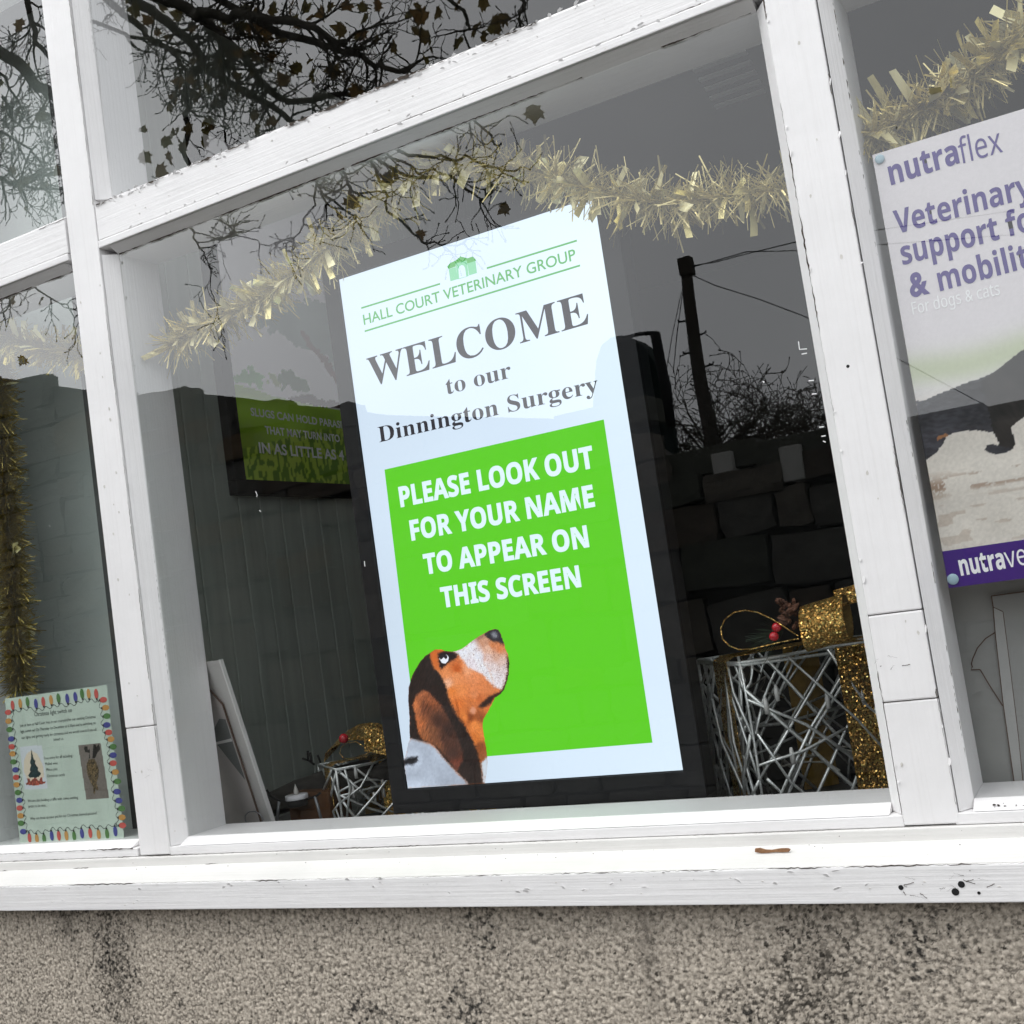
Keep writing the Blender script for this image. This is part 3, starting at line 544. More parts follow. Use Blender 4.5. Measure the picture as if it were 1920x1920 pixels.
D_wart = [(0.152,0.1268),(0.1555,0.1319),(0.161,0.1322),(0.1653,0.1288),(0.165,0.1235),(0.1609,0.12),(0.1546,0.1205)]; D_fold = [(0.1239,0.1567),(0.129,0.1424),(0.1316,0.1299),(0.1302,0.1177),(0.127,0.1241),(0.1267,0.1395)]; D_fold2 = [(0.1104,0.1532),(0.1185,0.134),(0.1283,0.1147),(0.1434,0.0953),(0.1538,0.0702),(0.1567,0.0548),(0.1551,0.0671),(0.1468,0.0828),(0.1374,0.1033),(0.1258,0.1226),(0.1174,0.1387)]
D_brow = [(0.088,0.2357),(0.0962,0.2396),(0.1075,0.24),(0.1024,0.2319),(0.0989,0.2213),(0.1022,0.2069),(0.1047,0.1988),(0.0969,0.2089),(0.091,0.2189),(0.0876,0.2271)]; D_hl = [(0.2166,0.2557),(0.223,0.2573),(0.2288,0.2544),(0.2286,0.2475),(0.2221,0.2459),(0.2174,0.2495)]
def dog_paint(A, B):
    fur = vnoise(A + .3 * B, B, 900, 1); fine = vnoise(A, B, 2600, 2); soft = vnoise(A, B, 260, 7)
    wob = (vnoise(A, B, 500, 11) - .5) * .0035; A2 = A + wob + (fine - .5) * .0045; B2 = B + (vnoise(A, B, 500, 12) - .5) * .0035 + (vnoise(A, B, 2400, 13) - .5) * .0045
    c = idw(A, B, D_tan, D_tanc, 3) * (.70 + .25 * vnoise(A + .5 * B, B * .35, 1100, 15) + .15 * fur + .18 * fine)[..., None]
    jits = [((vnoise(A, B, 1900, 30 + q) - .5) * .0075, (vnoise(A, B, 1900, 40 + q) - .5) * .0075) for q in range(5)]
    u_ = A * .55 + B * .83; v_ = A * .83 - B * .55; stk = vnoise(u_ * .16, v_, 1500, 50); stk2 = vnoise(u_ * .12, v_, 700, 51)
    def put(P, col, jit=.15, soft_=True):
        if soft_: al = sum(inside(P, A + wob + ja, B + jb).astype(float) for ja, jb in jits)[..., None] / len(jits)
        else: al = inside(P, A, B).astype(float)[..., None]
        k = (np.array(col, float) if not callable(col) else col(A, B))
        k = np.broadcast_to(k, c.shape) * (1 - jit + 2 * jit * (.45 * stk + .25 * stk2 + .3 * fine))[..., None]
        c[:] = c * (1 - al) + k * al
    put(D_fold, (150, 75, 30)); 
    D_muz = D_mw[:5] + D_mb[1:13] + D_mw[11:]
    mz = idw(A, B, D_mzp, D_mzc, 3); mz = np.where((fine * .6 + fur * .4)[..., None] < .30, mz * np.array((.72, .62, .58)), mz); mz = np.where((fine > .62)[..., None], np.minimum(250, mz * 1.10 + 8), mz)
    put(D_mb, mz, .10); put(D_mw, mz, .08)
    put(D_nose, (46, 44, 50), .35); put(D_hl, (128, 132, 140), .3); put(D_lip, (22, 18, 20), .3); put(D_mou, (46, 30, 24), .3)
    put(D_blk, (38, 28, 25), .75); put(D_fold2, (228, 128, 66), .12); put(D_ear, lambda a, b: idw(a, b, D_earp, D_earc, 3), .45)
    put(D_brow, (205, 105, 45), .15); put(D_eye, (30, 20, 22), .2); put(D_eyew, (235, 240, 250), .02, False); put(D_iris, (30, 26, 34), .1, False)
    put(D_wart, (222, 152, 118), .1); put(D_sh, lambda a, b: np.array((196, 208, 226.)) * (.80 + .22 * vnoise(A, B, 40, 60) + .06 * soft)[..., None], .05); put(D_spot, (30, 30, 34), .2); put(D_thr, (205, 216, 228), .05)
    return c, inside(D_out, A + wob * .4, B)
xs = [p[0] for p in D_out]; ys = [p[1] for p in D_out]
sheet('hound_picture', max(0, min(xs)), max(xs), max(0, min(ys)), max(ys), .0008, dog_paint, scr(7), SCREENM, disp)

# ------------------------------------------------------------------ poster in the right light
PY = .045
poster = empty('veterinary_poster', 'large white poster with purple lettering and a leaping black dog, pinned inside right pane', 'poster', (0, PY, 1.44))
PA0, PA1, PB0, PB1 = -.2335, .187, 1.4465, 2.051
def pm(layer): return lambda a, b: (a, PY - .0002 - .00025 * layer, b)
box('backing_sheet', (PA0, PY, PB0), (PA1, PY + .0012, PB1), plain('poster_paper', (.8, .79, .8), .6), poster)
DG = [(-0.2333,1.704),(-0.2251,1.7008),(-0.2113,1.7042),(-0.1977,1.7072),(-0.1844,1.7093),(-0.169,1.7128),(-0.1467,1.7156),(-0.1355,1.718),(-0.122,1.7237),(-0.1081,1.7321),(-0.1008,1.7333),(-0.09,1.7414),(-0.06,1.7477),(-0.0384,1.7444),(-0.0501,1.6748),(-0.067,1.6556),(-0.0892,1.6565),(-0.1047,1.654),(-0.123,1.6434),(-0.1205,1.6322),(-0.1212,1.6227),(-0.1242,1.6156),(-0.1336,1.612),(-0.1444,1.6114),(-0.156,1.617),(-0.1586,1.6213),(-0.1554,1.626),(-0.1508,1.627),(-0.1406,1.6235),(-0.1409,1.6324),(-0.1448,1.6414),(-0.1652,1.6487),(-0.1868,1.6511),(-0.202,1.6486),(-0.2093,1.6382),(-0.2205,1.6275),(-0.2338,1.6211),(-0.2383,1.6559)]
DGB = [(-0.09,1.7414),(-0.1081,1.7321),(-0.1318,1.7181),(-0.1492,1.7113),(-0.148,1.7022),(-0.153,1.6994),(-0.147,1.6922),(-0.1456,1.6684),(-0.1448,1.6414),(-0.1409,1.6324),(-0.1403,1.623),(-0.1242,1.6156),(-0.1212,1.6227),(-0.123,1.6434),(-0.1047,1.654),(-0.0892,1.6565),(-0.0501,1.6748),(-0.0384,1.7444)]
PW = [(-0.2165,1.6456),(-0.213,1.6498),(-0.2053,1.6513),(-0.1997,1.6511),(-0.2012,1.6475),(-0.2079,1.6468),(-0.2138,1.6446)]
GRB = [(-0.2427,1.7615),(-0.2495,1.7212),(-0.0908,1.7375),(-0.0971,1.6997)]
def poster_paint(A, B):
    c = np.zeros(A.shape + (3,)); t = (B - PB0) / (PB1 - PB0)
    c[:] = (222, 217, 219); n1 = vnoise(A, B, 25, 1); n2 = vnoise(A * .25, B, 160, 2); n3 = vnoise(A, B, 420, 3)
    sand = np.array((214, 208, 198.)) * (.93 + .10 * n1 + .05 * n3)[..., None]
    zs = GRB[1][1]; k = np.clip((zs - .006 - B) / .02, 0, 1)[..., None]; c = c * (1 - k) + sand * k
    g = np.exp(-((B - (GRB[0][1] + GRB[1][1]) / 2 + .004 * np.sin(A * 30)) / .022) ** 2)[..., None] * .85; c = c * (1 - g) + np.array((186, 196, 160.)) * g
    lz = [(-0.2236,1.5832)][0][1]
    streak = np.exp(-((B - lz) / .012) ** 2) * (n2 > .60) * (n3 > .3); streak += np.exp(-((B - lz + .05) / .05) ** 2) * (n2 > .80) * .4
    c = c * (1 - .55 * streak[..., None]) + np.array((120, 88, 66.)) * (.55 * streak[..., None])
    m = inside(DG, A + (n3 - .5) * .0015, B); dk = np.array((50, 50, 55.)) * (.5 + .6 * vnoise(A, B, 40, 21) + .5 * vnoise(A * .4 + .3 * B, B, 420, 23))[..., None]; c = np.where(m[..., None], dk, c)
    m2 = inside(DGB, A + (n3 - .5) * .002, B); c = np.where(m2[..., None], np.array((34, 31, 29.)) * (.45 + .7 * vnoise(A, B, 60, 9) + .6 * vnoise(A + .6 * B, B * .25, 500, 19) * vnoise(A, B, 30, 4))[..., None], c)
    c = np.where(inside(PW, A, B)[..., None], np.array((150, 105, 70.)), c)
    c *= (.985 + .03 * n3)[..., None]
    return c, np.ones(A.shape, bool)
sheet('printed_face', PA0, PA1, PB0, PB1, .0016, poster_paint, pm(0), print_mat('poster_print', 0, .45), poster)
bt = [(-0.2353,1.4972),(-0.1315,1.4954)]
poly('purple_band', [(PA0, bt[0][1] - .001), (PA0, PB0), (PA1, PB0), (PA1, bt[0][1] - .001)], pm(1), PURPLE2, poster)
def ext(P, k): return [P[0], (P[0][0] + (P[1][0] - P[0][0]) * k, P[0][1] + (P[1][1] - P[0][1]) * k)]
TP = lambda body, ab, cap, mat, layer=2, **k: text('poster_text', body, ab[0], ab[1], cap, pm(layer), mat, poster, **k)
TP(sansb('nutra'), [(-0.2159,2.0025),(-0.1253,2.0056)], .026, PURPLE, capref=sansb('x'), off=.012)
TP(sans('flex'), [(-0.1243,2.0031),(-0.0715,2.003)], .026, PURPLE, capref=sans('x'))
TP(sansb('Veterinary'), [(-0.2202,1.934),(-0.0459,1.9347)], .0325, PURPLE, capref=sansb('H'), off=.006)
TP(sansb('support for'), [(-0.2191,1.8899),(-0.0379,1.8914)], .0325, PURPLE, capref=sansb('H'), off=.006)
TP('&', [(-0.2161,1.844),(-0.1909,1.8441)], .0325, PURPLE, capref='H', off=.035)
TP(sansb('mobility'), [(-0.1781,1.8422),(-0.0456,1.8457)], .0325, PURPLE, capref=sansb('H'), off=.006)
TP(sans('For dogs & cats'), [(-0.2174,1.8197),(-0.1058,1.8188)], .0168, WHITEINK, capref=sans('H'))
TP(sansb('nutra'), [(-0.2154,1.461),(-0.1591,1.4629)], .0205, WHITEINK, capref=sansb('x'), off=.015)
TP(sans('vet'), [(-0.1578,1.4627),(-0.1213,1.4644)], .0205, WHITEINK, capref=sans('x'))
PIN = plain('pale_blue_pin', lin((158, 185, 196)), .35)
for (p, r) in (([(-0.2244,2.0419)][0], .0065), ([(-0.2262,1.4575)][0], .0075)):
    bm = bmesh.new(); bmesh.ops.create_uvsphere(bm, u_segments=18, v_segments=10, radius=r); bmesh.ops.scale(bm, verts=bm.verts[:], vec=(1, .3, 1)); bmesh.ops.translate(bm, verts=bm.verts[:], vec=(p[0], PY - .002, p[1]))
    bmobj('pin', bm, PIN, poster, True)

# ------------------------------------------------------------------ green flyer in the left light
FY = .046
flyer = empty('christmas_flyer', 'pale green Christmas flyer bordered with coloured bulbs, leaning at bottom of left pane', 'flyer', (-2, FY, 1.165))
FQ = [(-2.1387,1.4709),(-1.8382,1.4701),(-1.8248,1.1669),(-2.1312,1.1631)]; fa0, fa1 = -2.137, -1.832; fb0, fb1 = 1.1655, 1.4715
def fm(layer): return lambda a, b: (a, FY - .0002 - .00022 * layer, b)
box('backing_sheet', (fa0, FY, fb0), (fa1, FY + .0007, fb1), plain('flyer_paper', (.6, .68, .61), .6), flyer)
tr_bg = [(-2.1065,1.3683),(-2.0388,1.3671),(-2.0348,1.2779),(-2.1048,1.279)]; dg_bg = [(-1.9317,1.3588),(-1.8672,1.3595),(-1.8609,1.2495),(-1.9257,1.2489)]
tr_t = [(-2.0719,1.3607),(-2.0675,1.3402),(-2.0627,1.3362),(-2.0649,1.3308),(-2.057,1.3211),(-2.0591,1.3167),(-2.0502,1.3098),(-2.0572,1.3029),(-2.0683,1.3017),(-2.0871,1.3037),(-2.0896,1.3085),(-2.0811,1.3153),(-2.0832,1.3191),(-2.0777,1.328),(-2.0801,1.3336),(-2.0753,1.3425)]; tr_h = [(-2.0727,1.3589),(-2.055,1.3503),(-2.0424,1.3275),(-2.0412,1.3019),(-2.064,1.2941),(-2.0911,1.2957),(-2.1015,1.3166),(-2.098,1.3385),(-2.0875,1.3525)]
tr_g = [(-2.0942,1.3023),(-2.0874,1.3019),(-2.0843,1.2953),(-2.0767,1.3004),(-2.0683,1.3017),(-2.0585,1.2947),(-2.0533,1.3017),(-2.0479,1.302),(-2.048,1.2932),(-2.0388,1.2918),(-2.0433,1.2884),(-2.0709,1.2854),(-2.0977,1.2887),(-2.1,1.2916),(-2.0941,1.294)]
dg_d = [(-1.9055,1.3294),(-1.8903,1.3292),(-1.8853,1.3209),(-1.8808,1.3065),(-1.884,1.2926),(-1.8918,1.2807),(-1.8875,1.2681),(-1.8929,1.2658),(-1.8957,1.2721),(-1.8991,1.259),(-1.9037,1.2619),(-1.902,1.2724),(-1.9098,1.287),(-1.9152,1.3016),(-1.9136,1.3192)]; dg_a = [(-1.9055,1.3294),(-1.9023,1.3416),(-1.9134,1.3441),(-1.9161,1.3515),(-1.9128,1.3557),(-1.9054,1.3542),(-1.9052,1.3471),(-1.8996,1.3503),(-1.9022,1.3309)]; dg_a2 = [(-1.8952,1.3304),(-1.8916,1.3444),(-1.8881,1.3583),(-1.8809,1.356),(-1.8802,1.3524),(-1.8718,1.3572),(-1.8698,1.3464),(-1.8797,1.34),(-1.8876,1.3299)]
def flyer_paint(A, B):
    c = np.zeros(A.shape + (3,)); n1 = vnoise(A, B, 30, 1); n3 = vnoise(A, B, 500, 3)
    c[:] = (200, 212, 200); c *= (.97 + .05 * n1 + .02 * n3)[..., None]
    def put(P, col, j=0.0):
        m = inside(P, A, B)[..., None]; return np.where(m, np.array(col, float) * (1 - j + 2 * j * n3)[..., None], c)
    c = put(tr_bg, (214, 218, 224)); c = put(tr_h, (228, 212, 190)); c = put(tr_t, (34, 56, 58), .4); c = put(tr_g, (160, 76, 60), .5)
    c = put(dg_bg, (122, 112, 106), .06); c = put(dg_d, (92, 76, 52), .6); c = put(dg_a, (34, 30, 26), .3); c = put(dg_a2, (34, 30, 26), .3)
    return c, np.ones(A.shape, bool)
sheet('printed_face', fa0, fa1, fb0, fb1, .0013, flyer_paint, fm(0), print_mat('flyer_print', 0, .5), flyer)
for body, ab, cap in (
    ('Christmas light switch on', [(-2.0508,1.4271),(-1.9384,1.4267)], .0088), ('Join us here at Hall Court Vets in our courtyard for our exciting Christmas', [(-2.099,1.4093),(-1.8722,1.4095)], .0058),
    ("light switch on! On Thursday 1st December at 6.30pm we're switching on", [(-2.0983,1.3968),(-1.8742,1.3972)], .0058), ('our lights and getting ready for christmas and we would love it if you all', [(-2.0976,1.3838),(-1.8743,1.3839)], .0058),
    ('joined us.', [(-2.0016,1.3729),(-1.9706,1.3728)], .0058), ('Free entry for all including:', [(-2.0355,1.3371),(-1.9508,1.3369)], .0058), ('Mulled wine', [(-2.0342,1.3252),(-1.9968,1.3251)], .0058),
    ('Mince pies', [(-2.0326,1.3132),(-1.9992,1.3134)], .0058), ('Christmas carols', [(-2.0325,1.3005),(-1.9794,1.3004)], .0058), ('We are also holding a raffle with some exciting', [(-2.0993,1.253),(-1.9488,1.2527)], .0058),
    ('prizes to be won.', [(-2.0984,1.2419),(-2.045,1.2416)], .0058), ('Why not dress up your pet for our Christmas themed pictures!', [(-2.0976,1.2162),(-1.8992,1.2194)], .0058)):
    text('flyer_text', body, ab[0], ab[1], cap, fm(2), INK, flyer, off=0.0, res=2)
BC = {c: plain('bulb_ink_' + n, lin(v), .5) for c, n, v in (('r', 'red', (205, 88, 80)), ('o', 'amber', (205, 150, 82)), ('g', 'green', (86, 128, 70)), ('b', 'blue', (72, 74, 150)))}
bulbs = [(-2.1139,1.4557),(-2.0899,1.4573),(-2.067,1.459),(-2.042,1.453),(-2.0193,1.4547),(-1.9956,1.4562),(-1.9733,1.4578),(-1.9475,1.4545),(-1.9237,1.456),(-1.9036,1.4604),(-1.8847,1.4586),(-1.8633,1.4566),(-1.8453,1.4431),(-1.8416,1.4272),(-1.8406,1.4103),(-1.8434,1.3929),(-1.8408,1.3781),(-1.8368,1.3643),(-1.833,1.3491),(-1.8357,1.3326),(-1.8382,1.317),(-1.8349,1.2993),(-1.8317,1.2808),(-1.8361,1.261),(-1.834,1.2434),(-1.8292,1.2275),(-1.8308,1.2103),(-1.8321,1.1947),(-1.8535,1.1842),(-1.8771,1.1799),(-1.901,1.1799),(-1.9245,1.1834),(-1.9484,1.1834),(-1.9716,1.1789),(-1.9943,1.1806),(-2.0166,1.1814),(-2.0377,1.1821),(-2.0613,1.1766),(-2.0834,1.1774),(-2.1056,1.18),(-2.1227,1.1934),(-2.1268,1.211),(-2.1257,1.2263),(-2.1259,1.2423),(-2.1241,1.2584),(-2.1262,1.2746),(-2.1278,1.2908),(-2.1268,1.3061),(-2.1262,1.3218),(-2.1299,1.3387),(-2.13,1.3555),(-2.1304,1.3704),(-2.1292,1.3867),(-2.1316,1.4064),(-2.1316,1.4242),(-2.13,1.4426)]
bc = "rogbrogbbgorrogbrogbrogbbgorbgorbgorbgorbgorbgorbgorbgor"
cx, cz = (fa0 + fa1) / 2, (fb0 + fb1) / 2; wire = []
for i, p in enumerate(bulbs):
    ed = [(p[0] - fa0, (1, 0)), (fa1 - p[0], (-1, 0)), (p[1] - fb0, (0, 1)), (fb1 - p[1], (0, -1))]; inn = min(ed)[1]
    P = []
    for k in range(12):
        t = 2 * PI * k / 12; u_, v_ = math.cos(t) * .0105, math.sin(t) * .0058
        P.append((p[0] + inn[0] * u_ - inn[1] * v_, p[1] + inn[1] * u_ + inn[0] * v_))
    poly('bulb_print', P, fm(3), BC[bc[i % len(bc)]], flyer)
    b_ = (p[0] + inn[0] * .012, p[1] + inn[1] * .012)
    stroke('bulb_socket', [(p[0] + inn[0] * .0085, p[1] + inn[1] * .0085), b_], .0045, fm(4), INK, flyer)
    wire.append((p[0] + inn[0] * .0135, p[1] + inn[1] * .0135))
W_ = []
for i in range(len(wire)):
    a = wire[i]; b = wire[(i + 1) % len(wire)]
    for k in range(6):
        t = k / 6; d = (b[0] - a[0], b[1] - a[1]); s = math.sin(t * 2 * PI) * .0035
        l_ = math.hypot(*d) or 1; W_.append((a[0] + d[0] * t - d[1] / l_ * s, a[1] + d[1] * t + d[0] / l_ * s))
stroke('wire_print', W_, .0012, fm(2), INK, flyer)

# ------------------------------------------------------------------ framed picture on the boarded side wall
KX = -1.825
pic = empty('framed_picture', 'black framed picture of grassy hills with a slug warning, hung on boarded side wall', 'picture', (KX, 1.35, 2.0))
def km(layer): return lambda a, b: (KX + .0004 + .0003 * layer, a, b)
kq = [(0.5376,2.2183),(0.5262,1.9039),(0.9458,1.897),(0.9418,2.105)]; ka0 = kq[1][0]; kb0 = (kq[1][1] + kq[2][1]) / 2; ka1 = kq[2][0] + .05; kb1 = kb0 + .86
box('picture_frame', (KX - .03, ka0 - .035, kb0 - .035), (KX + .0, ka1 + .04, kb0 - .001), BLACK, pic, .002); box('picture_frame', (KX - .03, ka0 - .035, kb1 + .001), (KX, ka1 + .04, kb1 + .035), BLACK, pic, .002)
box('picture_frame', (KX - .03, ka0 - .035, kb0 - .0005), (KX - .0002, ka0 - .001, kb1 + .0005), BLACK, pic, .002); box('picture_frame', (KX - .03, ka1 + .001, kb0 - .0005), (KX - .0002, ka1 + .04, kb1 + .0005), BLACK, pic, .002)
box('picture_board', (KX - .028, ka0 - .02, kb0 - .02), (KX - .001, ka1 + .02, kb1 + .02), BLACK, pic)
K_h1 = [(0.5063,2.131),(0.5343,2.1315),(0.5945,2.1278),(0.6671,2.1173),(0.7442,2.1116),(0.8252,2.1071),(0.9552,2.1048),(1.1455,2.1049),(1.088,1.8595),(0.4394,1.8494)]; K_h2 = [(0.4943,1.9677),(0.6055,1.9911),(0.7092,2.0153),(0.8117,2.0419),(0.877,2.0492),(0.9668,2.0542),(1.1358,2.0632),(1.0813,1.831),(0.4689,1.8261)]
K_b1 = [(0.5303,2.1582),(0.5542,2.1634),(0.5706,2.1752),(0.5928,2.1778),(0.6016,2.1663),(0.6157,2.1628),(0.6408,2.158),(0.6417,2.1428),(0.6109,2.1371),(0.582,2.139),(0.5347,2.134)]; K_t1 = [(0.703,2.183),(0.7211,2.1956),(0.746,2.2012),(0.7732,2.1964),(0.7861,2.1793),(0.8134,2.1716),(0.8216,2.151),(0.8067,2.1388),(0.7862,2.1394),(0.7629,2.145),(0.7348,2.1448),(0.7061,2.1392),(0.6968,2.1512)]; K_t2 = [(0.6549,2.1723),(0.668,2.1816),(0.6866,2.1785),(0.7009,2.1724),(0.6987,2.141),(0.6805,2.1469),(0.6591,2.1549)]
K_hd = [(0.721,2.1147),(0.7674,2.127),(0.8143,2.1355),(0.8461,2.1265),(0.8793,2.1214),(0.9161,2.1303),(0.9461,2.1248),(0.9559,2.1076),(0.8676,2.1068),(0.7838,2.1074),(0.739,2.1059)]; K_br = [(0.8074,2.3054),(0.8325,2.3064),(0.8598,2.2748),(0.8904,2.2569),(0.9177,2.2411),(0.9422,2.2107),(0.9526,2.1755),(0.9555,2.1062),(0.9479,2.1333),(0.9394,2.1769),(0.911,2.2098),(0.8792,2.2445),(0.8406,2.264),(0.8119,2.2871)]; K_cn = [(0.6844,2.2872),(0.7359,2.271),(0.7749,2.2659),(0.8363,2.2634),(0.8982,2.2524),(0.9331,2.2096),(0.9717,2.1804),(1.2162,2.1883),(1.2839,2.4714),(0.5996,2.3533),(0.6325,2.2923)]
def pic_paint(A, B):
    c = np.zeros(A.shape + (3,)); n1 = vnoise(A, B, 12, 1); n2 = vnoise(A, B * .55, 130, 2); n3 = vnoise(A, B, 60, 4); wb = (n3 - .5) * .03
    c[:] = (244, 240, 242)
    def put(P, col, w=1.0): return np.where(inside(P, A + wb * w, B + wb * w)[..., None], col, c)
    c = put(K_cn, np.array((168, 182, 176.)) * (.9 + .2 * n1)[..., None]); c = put(K_br, np.array((150, 118, 116.)), .3)
    c = put(K_b1, np.array((120, 188, 108.)) * (.85 + .3 * n1)[..., None]); c = put(K_t2, np.array((160, 178, 108.))); c = put(K_t1, np.array((96, 128, 88.)) * (.8 + .4 * n1)[..., None])
    c = put(K_hd, np.array((92, 70, 66.)) * (.8 + .4 * n1)[..., None], .4)
    h1 = np.array((158, 200, 58.)) * (.75 + .5 * vnoise(A * .4, B, 14, 8))[..., None]; c = put(K_h1, h1, .1)
    h2 = np.where((n2 > .5)[..., None], np.array((186, 214, 80.)), np.array((112, 150, 48.))); top = np.clip((B - kb0 - .12) / .1, 0, 1)[..., None]
    c = put(K_h2, h2 * (1 - top) + np.array((206, 222, 90.)) * top, .1)
    return c, np.ones(A.shape, bool)
sheet('printed_face', ka0, ka1, kb0, kb1, .0035, pic_paint, km(0), print_mat('picture_print', 0, .6), pic)
KI = plain('chalk_ink', (.88, .89, .86), .6)
for body, ab, cap in (('SLUGS CAN HOLD PARASITES', [(0.5722,2.0598),(0.9858,2.0531)], .0195), ('THAT MAY TURN INTO', [(0.617,2.0179),(0.9195,2.0148)], .0195), ('IN AS LITTLE AS 4', [(0.586,1.9682),(0.9279,1.9656)], .0265)):
    text('picture_text', body, ab[0], ab[1], cap, km(3), KI, pic, off=.025)

# ------------------------------------------------------------------ tinsel
def tinsel(name, label, path, width, nwide, nthin, m_w, m_b, m_t, seed, droop=.15, group='gold tinsel garlands', lw=.035):
    rg = random.Random(seed); P = [Vector(p) for p in path]; seg = [(P[i + 1] - P[i]).length for i in range(len(P) - 1)]; tot = sum(seg)
    root = empty(name, label, 'tinsel', P[0], group)
    def at(t):
        d = t * tot
        for i, s in enumerate(seg):
            if d <= s or i == len(seg) - 1: return P[i].lerp(P[i + 1], min(1, d / s)), (P[i + 1] - P[i]).normalized()
            d -= s
    tube('core_thread', [at(i / 30)[0] for i in range(31)], .0011, m_t, root, 5)
    meshes = []
    for v in range(6):                                         # six bent foil strips shared by all
        ln = lw * rg.uniform(.75, 1.3); wd = rg.uniform(.0055, .0098); bend = rg.uniform(-.35, .35); tw = rg.uniform(-.8, .8); V = []; F = []
        for k in range(5):
            t = k / 4; x = ln * t; z = bend * ln * t * t; a = tw * t; ww = wd * (.6 if k == 0 else 1)
            V += [(x, math.cos(a) * ww / 2, z + math.sin(a) * ww / 2), (x, -math.cos(a) * ww / 2, z - math.sin(a) * ww / 2)]
            if k: F.append((2 * k - 2, 2 * k - 1, 2 * k + 1, 2 * k))
        me = bpy.data.meshes.new('tinsel_strip'); me.from_pydata(V, [], F); me.materials.append(m_b if v % 2 == 0 else m_w); meshes.append(me)
    for i in range(nwide):
        c, t = at((i + rg.random()) / nwide); a = rg.uniform(0, 2 * PI)
        b1 = t.orthogonal().normalized(); b2 = t.cross(b1); d = (b1 * math.cos(a) + b2 * math.sin(a) + t * rg.uniform(-.7, .7) + Vector((0, 0, -droop))).normalized()
        o = bpy.data.objects.new('tinsel_strip', rg.choice(meshes)); COL.objects.link(o); o.parent = root
        q = d.to_track_quat('X', 'Z'); q = q @ Vector((1, 0, 0)).rotation_difference(Vector((1, 0, 0)))
        o.rotation_euler = (q.to_matrix() @ Matrix.Rotation(rg.uniform(0, 2 * PI), 3, 'X')).to_euler()
        s = width / .04 * rg.uniform(.85, 1.25); o.scale = (s, s, s); o.location = c + d * .003 - P[0]
    J = Joined()
    for i in range(nthin):
        c, t = at(rg.random()); a = rg.uniform(0, 2 * PI); b1 = t.orthogonal().normalized(); b2 = t.cross(b1)
        d = (b1 * math.cos(a) + b2 * math.sin(a) + t * rg.uniform(-1, 1)).normalized(); ln = width * rg.uniform(.45, 1.05)
        wd = Vector((rg.uniform(-1, 1), rg.uniform(-1, 1), rg.uniform(-1, 1))).cross(d).normalized() * rg.uniform(.0005, .0013)
        cv = Vector((rg.uniform(-1, 1), rg.uniform(-1, 1), rg.uniform(-1.2, .8))) * ln * .35
        p = [c, c + d * ln * .5 + cv * .25, c + d * ln + cv]
        J.add([p[0] + wd, p[0] - wd, p[1] - wd, p[1] + wd, p[2] - wd, p[2] + wd], [(0, 1, 2, 3), (3, 2, 4, 5)])
    tag(J.build('tinsel_fringe', m_t, root), kind='stuff')
    return root
tinsel('tinsel_garland', 'pale gold tinsel garland swagged across the main pane above the screen', [(-1.61,0.1,2.118),(-1.4905,0.1,2.1382),(-1.3534,0.1,2.1545),(-1.2589,0.1,2.1837),(-1.1611,0.1,2.2168),(-1.0548,0.1,2.2527),(-0.9711,0.1,2.2793),(-0.915,0.1,2.2863),(-0.8651,0.1,2.2645),(-0.7892,0.1,2.2216),(-0.7163,0.1,2.1804),(-0.6383,0.1,2.1322),(-0.554,0.1,2.0891),(-0.4686,0.1,2.0777),(-0.3653,0.1,2.061)], .056, 250, 3600, GOLD, GOLD2, GOLDT, 1)
tinsel('tinsel_garland', 'pale gold tinsel garland rising to the right above the purple lettered poster', [(-0.2632,0.09,2.0863),(-0.2312,0.09,2.0972),(-0.1861,0.09,2.1025),(-0.1401,0.09,2.1193),(-0.0889,0.09,2.1319),(-0.0368,0.09,2.1583),(0.0211,0.09,2.1887)], .054, 110, 1300, GOLD, GOLD2, GOLDT, 2)
tinsel('tinsel_garland', 'darker gold tinsel garland looping across the left pane below its transom', [(-2.1932,0.1,2.3289),(-2.0963,0.1,2.2587),(-2.0314,0.1,2.2286),(-1.9687,0.1,2.1959),(-1.89,0.1,2.1714),(-1.7996,0.1,2.1386)], .050, 70, 1500, GOLDD, GOLD2, GOLDDT, 3)
tinsel('tinsel_garland', 'old gold tinsel strand hanging straight down the left edge of the left pane', [(-2.1498,0.13,2.2369),(-2.1652,0.13,2.1183),(-2.1701,0.13,1.998),(-2.175,0.13,1.8784),(-2.1765,0.13,1.759),(-2.1848,0.13,1.6414),(-2.1928,0.13,1.5478),(-2.1952,0.13,1.4892)], .050, 40, 7000, GOLDD, GOLD2, GOLDDT, 4, lw=.03)

